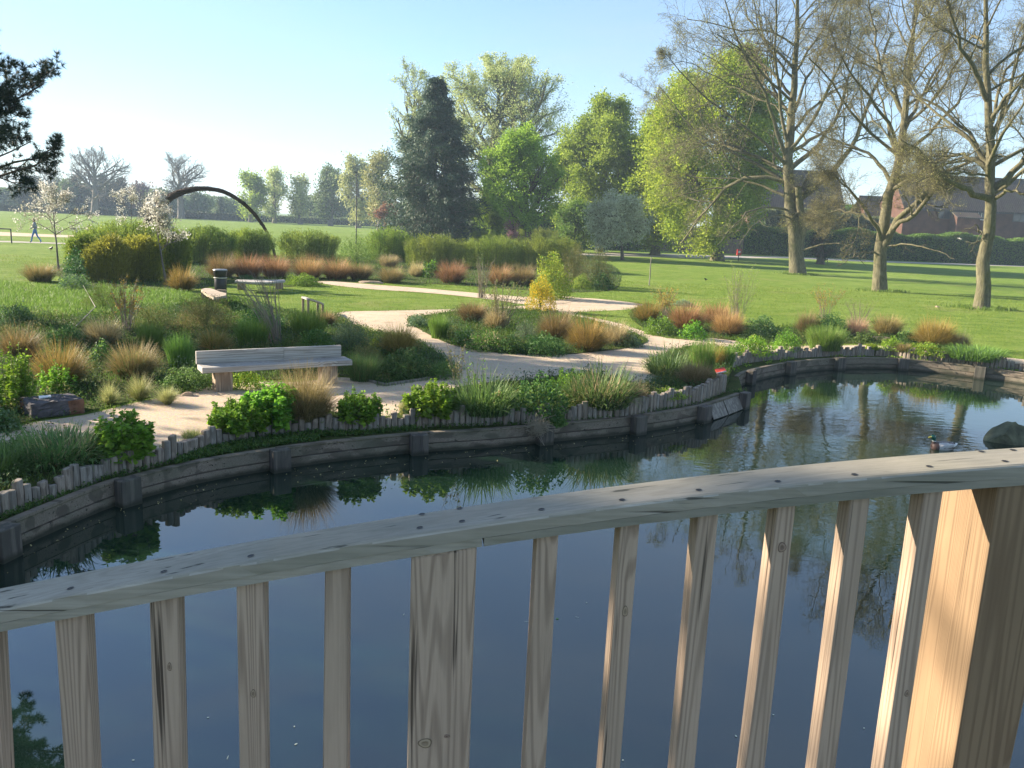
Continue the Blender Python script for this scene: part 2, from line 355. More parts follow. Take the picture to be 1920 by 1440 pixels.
M_LAWN = groundmat(); M_SOIL = soilmat(); M_PATH = gravelmat(); M_BRICK = brickmat(); M_TILE = tilemat()
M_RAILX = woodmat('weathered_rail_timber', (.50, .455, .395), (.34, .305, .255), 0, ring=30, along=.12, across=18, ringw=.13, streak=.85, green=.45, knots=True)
M_RAILSHADE_ALGAE = woodmat('rail_side_shade_algae', (.37, .335, .27), (.26, .235, .185), 0, ring=30, along=.12, across=18, ringw=.12, streak=.8, green=.5)  # rail sides: shade painted in as a darker tone, with greenish algae
M_BALZ = woodmat('baluster_timber', (.46, .345, .255), (.275, .20, .145), 2, ring=75, along=.3, ringw=.27, streak=.7, green=.1)
M_POSTZ = woodmat('post_timber', (.26, .178, .105), (.165, .108, .063), 2, ring=80, along=.3, ringw=.27, streak=.6, green=.03)
M_BENCHX = woodmat('bench_timber', (.46, .43, .39), (.27, .25, .22), 0, ring=20, along=.3, ringw=.3, streak=.8)
M_BENCHZ = woodmat('bench_leg_timber', (.40, .31, .22), (.22, .16, .11), 2, ring=12, streak=.8)
M_STAKE = woodmat('stake_timber', (.38, .32, .26), (.18, .145, .115), 2, ring=8, streak=1., green=.2, knots=False)
M_STAKE2 = woodmat('stake_timber_pale', (.33, .30, .26), (.17, .15, .125), 2, ring=8, streak=1., green=.1, knots=False)
M_SLEEP = woodmat('sleeper_timber', (.27, .22, .17), (.10, .083, .062), 0, ring=5, gscale=.45, streak=1., green=.5, geo=True, knots=False, wet=True)
M_SLEEPZ = woodmat('sleeper_post_timber', (.17, .15, .125), (.065, .055, .05), 2, ring=6, streak=1., green=.35, knots=False, wet=True)
M_BLACK = plain('black_plastic', (.018, .018, .02), .4, .5); M_GREY = plain('grey_metal', (.25, .25, .25), .4, .5, .6); M_WHITE = plain('white_paint', (.75, .75, .73), .5)
M_BARK = barkmat('oak_bark', (.125, .115, .07), (.22, .20, .125)); M_BARKD = barkmat('dark_bark', (.10, .08, .06), (.17, .14, .11)); M_BARKG = barkmat('grey_bark', (.17, .15, .13), (.27, .25, .21))
# ================================================================== SETTING
DUCK = P(1768, 842, 0)
wall_px = [(-420, 1330), (-250, 1200), (-120, 1112), (0, 1045), (100, 998), (200, 955), (265, 935), (380, 905), (510, 882), (640, 864), (780, 849), (900, 841), (1000, 832), (1100, 822), (1190, 812), (1310, 791), (1392, 763)]
far_px = [(1383, 730), (1405, 718), (1475, 702), (1567, 693), (1687, 693), (1832, 709), (1925, 722), (2050, 745), (2250, 790)]
near_w = crom([P(x, y, 0) for x, y in wall_px], 8); far_w = crom([P(x, y, 0) for x, y in far_px], 8)
pal_px = [(-480, 1250), (-330, 1150), (-180, 1060), (0, 968), (80, 937), (140, 918), (193, 895), (267, 877), (320, 864), (367, 847), (400, 838), (457, 826), (530, 815), (607, 809), (680, 809), (740, 803), (823, 797), (907, 795), (973, 793), (1073, 788), (1140, 782), (1185, 777), (1250, 765), (1305, 755), (1329, 744), (1357, 733)]
pal_px2 = [(1371, 690), (1382, 684), (1399, 680), (1426, 676), (1457, 673), (1493, 670), (1556, 667), (1633, 666), (1677, 668), (1699, 672), (1764, 678), (1808, 682), (1852, 689), (1896, 692), (1960, 702), (2080, 722), (2280, 765)]
LZ = .28
near_p = crom([P(x, y, LZ) for x, y in pal_px], 8); far_p = crom([P(x, y, LZ) for x, y in pal_px2], 8)
gap_p = [P(1368, 712, LZ).xy]
hole = [tuple(p) for p in near_p] + [tuple(p) for p in gap_p] + [tuple(p) for p in far_p]
hole += [(34, 8), (34, -14), (-14, -14), (-14, 2)]
BIG = 1500
outer = [(-BIG, -BIG), (BIG, -BIG), (BIG, BIG), (-BIG, BIG)]
o = sheet('ground', [outer], G0, M_LAWN, holes=[hole], extra=[(x, y) for x in range(-120, 121, 40) for y in range(30, 260, 40)]); o['kind'] = 'structure'
# ledge soil between the timber wall and the palisade, and below the whole promontory
wloop = [tuple(p) for p in near_w] + [tuple(p) for p in far_w]
# bank_ledge: everything between the palisade line (outside) and the wall line
lp = [(p[0], p[1]) for p in hole[:-4]]
M_WATER = watermat(DUCK)
led = sheet('bank_ledge', [[(p.x, p.y) for p in near_w]+[(p.x, p.y) for p in far_w]+[tuple(p) for p in lp[::-1]]], LZ-.012, M_SOIL); led['kind'] = 'structure'
# earth face under the lip of the lawn
g = Geo(); hp = np.array(lp); n = len(hp); v = np.concatenate([np.column_stack([hp, np.full(n, G0)]), np.column_stack([hp, np.full(n, -.6)])]); i = np.arange(n-1)
g.add(v, q=np.stack([i, i+1, i+1+n, i+n], 1)); o = link('bank_earth', g.mesh('bank_earth', M_SOIL)); o['kind'] = 'structure'
g = Geo(); g.add([[-40, -16, 0], [60, -16, 0], [60, 40, 0], [-40, 40, 0]], q=[[0, 1, 2, 3]])
wtr = sheet('water', [[(p.x, p.y) for p in near_w]+[(p.x, p.y) for p in far_w]+[(34, 8), (34, -14), (-14, -14), (-14, 2)]], 0, M_WATER); wtr['kind'] = 'structure'

# paths (gravel) : one union sheet, island bed comes on top
path_a = gpoly([(-200, 860), (0, 812), (60, 793), (160, 778), (250, 756), (340, 738), (400, 722), (470, 716), (560, 716), (640, 708), (690, 716), (722, 724), (790, 714), (850, 704), (864, 694), (850, 682), (835, 672), (812, 655), (790, 642), (745, 626), (700, 620), (660, 606), (632, 592), (640, 585), (700, 583), (830, 580), (985, 573), (1050, 562), (1100, 559), (1190, 568), (1225, 578), (1190, 580), (1130, 583), (1080, 588), (1160, 606), (1250, 634), (1320, 632), (1400, 640), (1440, 648), (1560, 648), (1640, 648), (1700, 652), (1800, 661), (1900, 672), (2050, 690), (2050, 718), (1900, 690), (1800, 676), (1700, 668), (1560, 662), (1440, 670), (1370, 676), (1300, 676), (1230, 672), (1215, 690), (1232, 706), (1222, 716), (1190, 722), (1100, 760), (900, 778), (700, 792), (600, 800), (470, 812), (400, 828), (330, 842), (200, 862), (60, 900), (-60, 950), (-320, 1080)], smooth=4)
o = sheet('garden_path', [path_a], G0+.004, M_PATH, holes=[hole]); o['kind'] = 'structure'
path_b = gpoly([(560, 523), (590, 526), (640, 529), (700, 534), (780, 540), (850, 546), (930, 553), (985, 557), (1050, 556), (1090, 560), (1050, 570), (985, 571), (930, 563), (850, 554), (780, 548), (700, 543), (640, 537), (600, 531), (570, 527)])
o = sheet('side_path', [path_b], G0+.012, M_PATH, holes=[hole]); o['kind'] = 'structure'
path_c = gpoly([(1050, 478), (1150, 474), (1300, 478), (1400, 480.2), (1480, 481.5), (1560, 485), (1700, 491), (1900, 497), (2100, 505), (2100, 508), (1900, 499.5), (1700, 493.5), (1560, 488), (1480, 484.5), (1400, 484), (1300, 484), (1150, 480)], smooth=3)
M_TARMAC = plain('pale_tarmac', (.35, .32, .28), .9, .1, sc=3); o = sheet('far_path', [path_c], G0+.004, M_TARMAC); o['kind'] = 'structure'
o = sheet('worn_track', [gpoly([(-90, 434), (0, 435), (100, 440), (200, 443), (200, 446), (100, 444.5), (0, 442), (-90, 440)], smooth=3)], G0+.006, M_PATH); o['kind'] = 'structure'
o = sheet('field_path', [gpoly([(-90, 450.5), (0, 451.5), (120, 455.5), (200, 459), (200, 461), (120, 457.7), (0, 454), (-90, 453)], smooth=3)], G0+.004, M_TARMAC); o['kind'] = 'structure'
o = sheet('worn_earth', [gpoly([(20, 536), (60, 533), (88, 545), (70, 548), (40, 542)])], G0+.004, M_PATH); o['kind'] = 'structure'
# beds (soil)
bed_left = gpoly([(-260, 640), (-100, 600), (0, 590), (120, 592), (250, 580), (330, 560), (430, 556), (540, 582), (600, 588), (632, 594), (660, 610), (700, 624), (745, 630), (785, 646), (812, 660), (850, 690), (846, 702), (790, 712), (722, 722), (690, 714), (640, 706), (560, 712), (470, 712), (400, 718), (340, 734), (250, 752), (160, 774), (60, 790), (0, 806), (-200, 850)], smooth=4)
bed_isl = gpoly([(762, 600), (800, 592), (850, 584), (900, 580), (985, 580), (1060, 590), (1130, 606), (1190, 626), (1215, 640), (1180, 652), (1120, 660), (1040, 666), (960, 664), (900, 658), (850, 648), (800, 626)])
bed_prom = gpoly([(1236, 706), (1218, 690), (1228, 672), (1290, 650), (1350, 652), (1400, 655), (1460, 668), (1400, 682), (1372, 700), (1362, 726), (1300, 745), (1240, 752), (1190, 752)])
bed_bank = gpoly([(560, 800), (600, 770), (660, 782), (720, 782), (760, 770), (800, 742), (900, 720), (1000, 712), (1100, 700), (1200, 722), (1240, 748), (1200, 768), (1140, 776), (1000, 786), (900, 789), (740, 797), (640, 803)])
bed_bank2 = gpoly([(-200, 950), (-100, 880), (0, 838), (80, 822), (160, 828), (220, 842), (270, 860), (200, 880), (100, 912), (0, 955), (-150, 1030)])
bed_r = gpoly([(1180, 588), (1215, 572), (1260, 585), (1330, 600), (1420, 615), (1520, 612), (1640, 625), (1750, 636), (1810, 648), (1760, 654), (1640, 646), (1560, 644), (1440, 646), (1330, 634), (1260, 634), (1205, 615)])
bed_back = gpoly([(100, 500), (250, 482), (400, 475), (520, 480), (640, 480), (800, 478), (1000, 480), (1140, 496), (1160, 536), (1090, 548), (1000, 545), (900, 538), (800, 532), (690, 530), (590, 528), (540, 538), (440, 532), (380, 540), (310, 548), (160, 535)])
bed_rb = gpoly([(1690, 662), (1720, 655), (1800, 668), (1890, 680), (1900, 690), (1850, 686), (1770, 676)])
BEDS = [bed_left, bed_isl, bed_prom, bed_bank, bed_bank2, bed_r, bed_back, bed_rb]
o = sheet('bed_soil', BEDS, G0+.016, M_SOIL, holes=[hole]); o['kind'] = 'structure'

# ------------------------------------------------------------------ timber wall at the water
def offset(c, d):
    c = np.asarray(c, float); t = np.gradient(c, axis=0); t = norm(t); nrm = np.column_stack([-t[:, 1], t[:, 0]]); return c+nrm*d
def sweep(g, c, d0, d1, z0, z1, mat=0, jit=0.):
    a, b = offset(c, d0), offset(c, d1); n = len(c)
    zj = RNG.normal(0, jit, n) if jit else 0
    v = np.concatenate([np.column_stack([a, np.full(n, z0)]), np.column_stack([b, np.full(n, z0)]), np.column_stack([b, np.full(n, z1)+zj]), np.column_stack([a, np.full(n, z1)+zj])])
    i = np.arange(n-1); q = []
    for k in range(4): k2 = (k+1) % 4; q.append(np.stack([i+k*n, i+1+k*n, i+1+k2*n, i+k2*n], 1))
    q = np.concatenate(q+[np.array([[0, 3*n, 2*n, n], [n-1, 2*n-1, 3*n-1, 4*n-1]])]); g.add(v, q=q, mat=mat)
def timber_wall(label, curve, post_xy, group):
    root = thing('retaining_wall', label, 'wall', group=group)
    c = resample(curve, .12); 
    idx = sorted(set([0, len(c)-1]+[int(np.argmin(np.linalg.norm(c-np.array(p)[None], axis=1))) for p in post_xy]))
    for a, b in zip(idx[:-1], idx[1:]):
        if b-a < 2: continue
        seg = c[a:b+1]
        j = RNG.uniform(-.008, .008)
        g = Geo(); sweep(g, seg, .0, .10, -.5, .125+j, jit=.0); link('lower_plank', g.mesh('lower_plank', M_SLEEP), root)
        g = Geo(); sweep(g, seg, .012+j*.5, .10, .137+j, .29+RNG.uniform(-.006, .01)); link('upper_plank', g.mesh('upper_plank', M_SLEEP), root)
    for p in post_xy:
        k = int(np.argmin(np.linalg.norm(c-np.array(p)[None], axis=1))); t = c[min(k+1, len(c)-1)]-c[max(k-1, 0)]; an = math.atan2(t[1], t[0])
        g = Geo(); boxv(g, -.125, .125, -.16, .0, -.6, .315+random.uniform(-.01, .02)); q = link('wall_post', g.mesh('wall_post', M_SLEEPZ), root, (c[k][0], c[k][1], 0), an+random.uniform(-.04, .04)); bevel(q, .012)
    return root
pp = lambda l: [tuple(P(x, y, 0).xy) for x, y in l]
timber_wall('weathered timber retaining wall curving along the near bank from the left edge of the photo', near_w, pp([(-170, 1145), (8, 1045), (240, 943), (523, 880), (776, 849), (1016, 831), (1188, 812), (1313, 790), (1388, 764)]), 'timber walls round the pond')
timber_wall('sunlit timber retaining wall curving round the far right side of the pond', far_w, pp([(1400, 720), (1475, 702), (1567, 693), (1687, 693), (1832, 709), (1990, 733)]), 'timber walls round the pond')
# grey lining boards slid down the last near section
root = thing('lining_boards', 'two pale grey boards leaning against the wall where the near bank ends', 'boards')
for (a, b) in (((1326, 784), (1352, 775)), ((1354, 774.5), (1386, 762))):
    A0, B0 = P(a[0], a[1], .02), P(b[0], b[1], .02); dr = (B0-A0).normalized(); nn = Vector((-dr.y, dr.x, 0))
    A0 = A0-nn*.14; B0 = B0-nn*.14; up = Vector((0, 0, .24))+nn*.13; th = -nn*.012+Vector((0, 0, -.004)); g = Geo()
    hexa(g, [A0, B0, B0+nn*.015, A0+nn*.015, A0+up, B0+up, B0+up+nn*.015, A0+up+nn*.015]); link('board', g.mesh('board', M_STAKE2), root)

# ------------------------------------------------------------------ palisade edging
stake_me = []
for k in range(4):
    g = Geo(); w = .046; d = .035+.005*k; n = 8
    ring = [(-w, -d*.6), (-w*.6, -d), (w*.6, -d), (w, -d*.6), (w, d*.8), (-w, d*.8)]; m_ = len(ring); v = []
    for z, s in ((0, 1), (.97, 1), (1.0, .86)):
        for x, y in ring: v.append((x*s, y*s, z+(x*(.3 if k % 2 else -.25) if z > .9 else 0)))
    q = [[l*m_+i, l*m_+(i+1) % m_, (l+1)*m_+(i+1) % m_, (l+1)*m_+i] for l in range(2) for i in range(m_)]
    t = [[2*m_, 2*m_+i, 2*m_+i+1] for i in range(1, m_-1)]
    g.add(v, q=q, t=t); stake_me.append(g.mesh('stake', M_STAKE if k % 2 else M_STAKE2))
def palisade(label, curve, hfun):
    root = thing('palisade_edging', label, 'edging', group='wooden stake edging round the pond')
    c = resample(curve, .098); print('stakes', len(c))
    for i in range(len(c)-1):
        p = (c[i]+c[i+1])/2; t = c[i+1]-c[i]; h = hfun(i)
        link('stake', stake_me[random.randrange(4)], root, (p[0], p[1], LZ-.1), math.atan2(t[1], t[0])+random.uniform(-.12, .12)).scale = (random.uniform(.9, 1.04), 1, h+.1)
_hs = [.2]
def hf(i):
    k = i % 7; b = [.16, .20, .25, .29, .23, .18, .22][k]; return b+random.uniform(-.035, .035)
cut = int(len(near_p)*11/25)
na = resample(near_p, .05); dd = lambda q: int(np.argmin(np.linalg.norm(na-np.array(q)[None], axis=1)))
i1 = dd(P(480, 822, LZ).xy); i2 = dd(P(575, 811, LZ).xy)
palisade('uneven grey stake edging below the iris clump at the lower left', na[:i1], hf)
s2 = dd(P(1150, 781, LZ).xy)-i1; mid = na[i1:]
palisade('uneven grey stakes along the middle of the near bank, below the bench', mid[:s2], hf)
palisade('stepped grey stakes rising to the red topped post where the near bank ends', mid[s2:], lambda i: .25+.06*((i % 5)/5)+random.uniform(-.03, .03)+.0016*i)
fa = resample(far_p, .05); s3 = int(np.argmin(np.linalg.norm(fa-np.array(P(1640, 666, LZ).xy)[None], axis=1)))
palisade('short sunlit stakes edging the far bank behind the first half of the right hand wall', fa[:s3], hf)
palisade('short pale stakes edging the far bank towards the right edge of the photo', fa[s3:s3+190], hf)
# ================================================================== BRIDGE RAILING (foreground)
KD, D0 = .12, 1.46
def RW(px, py, off=0.):
    """point where the pixel ray meets the railing's front plane y = D0 + KD x (+off)"""
    d = ray(px, py); t = (D0+off)/(d.y-KD*d.x); return CP+d*t
rail = thing('bridge_railing', 'weathered timber bridge railing with square balusters across the bottom of the photo', 'railing')
RD = Vector((1, KD, 0)).normalized(); RN = Vector((-RD.y, RD.x, 0))      # along / away from camera
ftop = [(-300, 1206), (-150, 1172), (0, 1140), (160, 1107), (320, 1080), (480, 1053.5), (600, 1034), (720, 1012), (840, 992), (960, 973.5), (1080, 958), (1200, 943), (1320, 929), (1440, 916), (1560, 901.5), (1680, 888), (1800, 878), (1920, 869.5), (2100, 860), (2300, 853)]
pts = [RW(x, y) for x, y in ftop]; sx = np.array([(p-pts[0]).dot(RD) for p in pts]); sz = np.array([p.z for p in pts])
A0 = Vector((pts[0].x, pts[0].y, 0)); LT = sx[-1]; ss = np.linspace(0, LT, 90)
co = np.polyfit(sx, sz, 3); zt = np.polyval(co, ss)
RH = .0445; RWD = .112
def railbeam(name, s0, s1, zoff0, zoff1, inset=0.):
    """beam along the rail in the rail's own frame: x along, y away, z up ; object carries the rotation"""
    s = ss[(ss >= s0) & (ss <= s1)]; s = np.unique(np.concatenate([[s0], s, [s1]])); z = np.polyval(co, s); n = len(s)
    prof = [(inset, zoff0), (RWD-inset, zoff0), (RWD-inset, zoff1), (inset, zoff1)]
    if zoff1 == 0: prof = [(inset, zoff0), (RWD, zoff0), (RWD, -.010), (RWD-.002, -.003), (RWD-.006, 0), (.006, 0), (.0015, -.0025), (inset, -.006)]
    m_ = len(prof); v = np.concatenate([np.column_stack([s, np.full(n, y)+(0 if y > .02 else RNG.normal(0, .0006, n)), z+dz]) for y, dz in prof]); i = np.arange(n-1); q = []
    for k in range(m_): k2 = (k+1) % m_; q.append(np.stack([i+k*n, i+1+k*n, i+1+k2*n, i+k2*n], 1))
    g = Geo(); g.add(v, q=np.concatenate(q), t=[[0, (k+1)*n, k*n] for k in range(1, m_-1)]+[[n-1, k*n+n-1, (k+1)*n+n-1] for k in range(1, m_-1)])
    me = g.mesh(name, [M_RAILX, M_RAILSHADE_ALGAE])
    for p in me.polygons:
        if abs(p.normal.z) < .15 or p.normal.z < -.5: p.material_index = 1  # sides and underside take the timber with painted-in shade
    o = link(name, me, rail, A0, math.atan2(RD.y, RD.x)); return o
def s_at(px, py): return (RW(px, py)-A0).dot(RD)
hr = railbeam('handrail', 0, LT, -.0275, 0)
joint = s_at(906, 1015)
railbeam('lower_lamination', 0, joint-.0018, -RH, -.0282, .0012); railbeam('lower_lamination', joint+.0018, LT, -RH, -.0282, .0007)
# screws in the rail top
M_SCREW = plain('dark_screw', (.06, .055, .05), .5, .5, .7)
for (x, y) in [(132, 1104), (307, 1072), (470, 1043), (787, 990), (866, 978), (791, 965), (862, 954), (1015, 956), (1166, 938), (1310, 919), (1458, 903), (1602, 890), (1742, 875), (1884, 865), (1840, 847), (1899, 844)]:
    # ray to rail-top surface
    d = ray(x, y); best = None
    for off in np.linspace(.003, RWD-.01, 60):
        t = (D0+off*math.sqrt(1+KD*KD))/(d.y-KD*d.x); q = CP+d*t; s = (q-A0).dot(RD); e = abs(q.z-np.polyval(co, s))
        if best is None or e < best[0]: best = (e, q, s)
    g = Geo(); a = np.arange(10)/10*2*np.pi; g.add([[.0062*math.cos(t), .0062*math.sin(t), .0] for t in a]+[[.0040*math.cos(t), .0040*math.sin(t), -.0008] for t in a]+[[0, 0, -.0008]], q=[[i, (i+1) % 10, 10+(i+1) % 10, 10+i] for i in range(10)], t=[[10+i, 10+(i+1) % 10, 20] for i in range(10)])
    q = best[1]; link('screw', g.mesh('screw', M_SCREW), rail, (q.x, q.y, np.polyval(co, best[2])+.0012)).rotation_euler = (0, -math.atan(np.polyval(np.polyder(co), best[2])), math.atan2(RD.y, RD.x))
def upright(name, tl, tr, bl, br, depth, mat, inset=.012, botz=1.86):
    """front face given by four photo pixels (top-left/right, bottom-left/right at y=1440)"""
    fr = []
    for (a, b) in ((tl, bl), (tr, br)):
        p, q = RW(*a, off=inset), RW(*b, off=inset)
        dz = (q-p)/(p.z-q.z); fr.append((p, dz))
    zt_ = [float(np.polyval(co, (p-A0).dot(RD)))-RH-.0005 for p, _ in fr]
    pts8 = []
    for zl in (None, 'top'):
        P2 = []
        for (p, dz), z in zip(fr, zt_):
            zz = z if zl else botz; q = p+dz*(p.z-zz); P2.append(Vector((q.x, q.y, zz)))
        pts8.append((P2[0], P2[1], P2[1]+RN*depth, P2[0]+RN*depth))
    # local frame at bottom centre, aligned with the rail
    c = (pts8[0][0]+pts8[0][2])/2; M = Matrix.Rotation(-math.atan2(RD.y, RD.x), 3, 'Z'); g = Geo()
    hexa(g, [M @ (p-c) for p in pts8[0]+pts8[1]]); o = link(name, g.mesh(name, mat), rail, c, math.atan2(RD.y, RD.x)); bevel(o, .003 if name == 'baluster' else .006); return o
for tl, tr, bl, br in [((-72, 1202), (-8, 1190), (-60, 1440), (6, 1440)), ((102, 1170), (160, 1160), (120, 1440), (174, 1440)), ((280, 1137), (334, 1128), (288, 1440), (341, 1440)), ((443, 1108), (496, 1100), (449, 1440), (499, 1440)), ((609, 1079), (655, 1072), (605, 1440), (653, 1440)),
                       ((1006, 1016), (1047, 1010), (983, 1440), (1023, 1440)), ((1163, 993), (1199, 990), (1128, 1440), (1163, 1440)), ((1308, 975), (1347, 971), (1265, 1440), (1303, 1440)), ((1457, 959), (1492, 955), (1398, 1440), (1434, 1440)), ((1594, 945), (1631, 941), (1530, 1440), (1567, 1440)), ((1732, 932), (1768, 929), (1656, 1440), (1691, 1440)), ((-235, 1235), (-168, 1222), (-215, 1440), (-150, 1440)), ((2080, 905), (2118, 903), (1985, 1440), (2022, 1440))]:
    upright('baluster', tl, tr, bl, br, .045, M_BALZ)
upright('railing_post', (771, 1052), (894, 1035), (763, 1440), (880, 1440), .10, M_BALZ, .004)
upright('railing_post', (1872, 920), (2010, 910), (1786, 1440), (1895, 1440), .17, M_POSTZ, .006)
M_KNOT = leafmat('timber_knot', (.11, .075, .05), (.34, .25, .18), 0, .8)
for (x, y, rx, ry, ins) in [(797, 1393, 14, 11, .004), (838, 1380, 6, 4, .004), (1466, 1026, 9, 11, .012), (1172, 1146, 6, 12, .012), (475, 1300, 5, 9, .012), (1700, 1300, 5, 8, .012), (318, 1250, 4, 9, .012)]:
    c0 = RW(x, y, ins); g = Geo(); v = [[0, 0, 0]]; tn = [.45]; q_ = []; 
    for ri, (f_, tt_) in enumerate(((.45, .5), (.62, .95), (.8, .9), (.92, .0), (1., .1))):
        for i in range(16): a = i/16*2*math.pi; rw = 1+.08*math.sin(3*a+x); v.append([rx/F*1.5*f_*rw*math.cos(a), -.0008-.0002*(4-ri), ry/F*1.5*f_*rw*math.sin(a)]); tn.append(tt_)
    for ri in range(4): q_ += [[1+ri*16+i, 1+ri*16+(i+1) % 16, 17+ri*16+(i+1) % 16, 17+ri*16+i] for i in range(16)]
    g.add(v, q=q_, t=[[0, 1+i, 1+(i+1) % 16] for i in range(16)], tint=np.array(tn)); link('knot', g.mesh('knot', M_KNOT), rail, c0, math.atan2(RD.y, RD.x))
for n_, z0, z1, y0, y1 in (('bottom_rail', 1.80, 1.858, .0, .09),):
    g = Geo(); boxv(g, -1.3, 2.6, y0, y1, z0, z1); link(n_, g.mesh(n_, M_RAILX), rail, (0, D0, 0), math.atan2(RD.y, RD.x))
deck = thing('footbridge_deck', 'timber footbridge deck below the railing', 'bridge')
g = Geo()
for i in range(26): boxv(g, -1.3+i*.15, -1.3+i*.15+.143, -1.7, .10, 1.70, 1.742)
link('deck_boards', g.mesh('deck_boards', M_BALZ), deck, (0, D0, 0), math.atan2(RD.y, RD.x))
g = Geo(); boxv(g, -3, 4, -.02, .10, 1.45, 1.696); boxv(g, -3, 4, -1.6, -1.48, 1.45, 1.696); link('bearer', g.mesh('bearer', M_SLEEPZ), deck, (0, D0, 0), math.atan2(RD.y, RD.x))

# ================================================================== BENCH
def mbox(parent, name, mat, x0, x1, y0, y1, z0, z1, bev=.008):
    g = Geo(); c = Vector(((x0+x1)/2, (y0+y1)/2, (z0+z1)/2)); boxv(g, x0-c.x, x1-c.x, y0-c.y, y1-c.y, z0-c.z, z1-c.z); o = link(name, g.mesh(name, mat), parent, c); bevel(o, bev); return o
SEATZ = .44
fl, fr_, bl_ = P(379, 690, G0+SEATZ), P(661, 675, G0+SEATZ), P(366, 683, G0+SEATZ)
bd = (fr_-fl); BL = bd.length; ban = math.atan2(bd.y, bd.x)
bench = thing('garden_bench', 'long weathered grey timber bench with a low backrest on two block legs beside the path', 'bench', (fl.x, fl.y, G0), ban)
mbox(bench, 'seat', M_BENCHX, 0, BL, 0, .42, SEATZ-.095, SEATZ)
mbox(bench, 'backrest', M_BENCHX, -.02, BL*.56, .36, .425, SEATZ+.002, SEATZ+.215, .004); mbox(bench, 'backrest', M_BENCHX, BL*.56+.003, BL-.08, .36, .424, SEATZ+.002, SEATZ+.214, .004)
for x in (.22, BL-.52): mbox(bench, 'leg', M_BENCHZ, x, x+.28, .10, .36, 0, SEATZ-.097, .012)
print('bench', BL, math.degrees(ban))
# stone block with plaque
def topq(pts, z): return [P(x, y, z) for x, y in pts]
M_BLK = plain('charcoal_stone', (.075, .068, .07), .8, .3, sc=7, var=.5, bump=.5); M_BLK2 = plain('rust_brown_stone', (.17, .085, .05), .9, .2, sc=8, var=.5, bump=.6)
blk = thing('stone_block', 'low charcoal stone block with a pale plaque on top, beside the path', 'stone')
zt2 = G0+.215; tp = topq([(58, 759), (157, 747.5), (132, 737), (34, 745)], zt2); cb = sum(tp, Vector())/4
bm = bmesh.new(); bv = [bm.verts.new((p.x-cb.x, p.y-cb.y, -.03)) for p in tp]; tv = [bm.verts.new((p.x-cb.x, p.y-cb.y, .215)) for p in tp]
bm.faces.new(bv[::-1]); bm.faces.new(tv)
for i in range(4): bm.faces.new([bv[i], bv[(i+1) % 4], tv[(i+1) % 4], tv[i]])
bmesh.ops.subdivide_edges(bm, edges=bm.edges, cuts=9, use_grid_fill=True)
for v_ in bm.verts:
    side = (v_.co.xy.length); k = .012
    v_.co += Vector((random.gauss(0, k*.4), random.gauss(0, k*.4), random.gauss(0, k*.5)))
    if v_.co.x < -.32 : v_.co += Vector((random.uniform(0, .05), random.gauss(0, .015), random.gauss(0, .008)))
me = bpy.data.meshes.new('block'); bm.to_mesh(me); bm.free(); me.materials.append(M_BLK); me.materials.append(M_BLK2)
for p in me.polygons:
    if abs(p.normal.z) < .6 and (p.center.x > .30 or p.center.x < -.28): p.material_index = 1
link('block', me, blk, (cb.x, cb.y, G0))
g = Geo(); q = topq([(73, 746), (96, 743.5), (95, 740.5), (72, 742)], zt2+.008); hexa(g, [p-Vector((0, 0, .012)) for p in q]+q); link('plaque', g.mesh('plaque', M_WHITE), blk)

# curved bench (end on) and low bench behind
M_OAKL = woodmat('pale_bench_top', (.50, .42, .32), (.3, .24, .17), 0, ring=6, streak=.6, geo=True)
def slabbench(label, top_px, leg_px, z, th, name='low_bench', mat=None):
    root = thing(name, label, 'bench'); q = topq(top_px, G0+z); n = len(q); g = Geo()
    v = [list(p) for p in q]+[[p.x, p.y, p.z-th] for p in q]; c0 = sum(q, Vector())/n
    v += [list(c0), [c0.x, c0.y, c0.z-th]]
    g.add(v, q=[[i, (i+1) % n, n+(i+1) % n, n+i] for i in range(n)], t=[[i, (i+1) % n, 2*n] for i in range(n)]+[[n+(i+1) % n, n+i, 2*n+1] for i in range(n)])
    link('seat', g.mesh('seat', mat or M_OAKL), root)
    for (x, y, w, d, a) in leg_px:
        p = P(x, y); lo = mbox(root, 'leg', M_BENCHZ, -w/2, w/2, -d/2, d/2, .0, z-th-.002); lo.location = (p.x, p.y, G0+(z-th)/2); lo.rotation_euler = (0, 0, a)
    return root
slabbench('short curved timber bench seen end on, in front of the black litter bin', [(377, 543), (384, 549), (392, 554), (400, 557.5), (410, 556.5), (424, 553.5), (424, 549.5), (413, 547), (403, 543), (395, 540.5), (385, 540)], [(383, 561, .1, .35, .1), (401, 568, .3, .14, .2), (416, 563, .3, .12, .1)], .42, .07, 'curved_bench')
slabbench('low backless timber bench beside the bin, against the reddish grasses', [(440, 527), (470, 529), (505, 529), (535, 526.5), (533, 524), (505, 524.5), (470, 524.5), (444, 524)], [(453, 543, .22, .3, 0), (524, 542, .22, .3, 0)], .40, .06, 'low_bench', M_BENCHX)
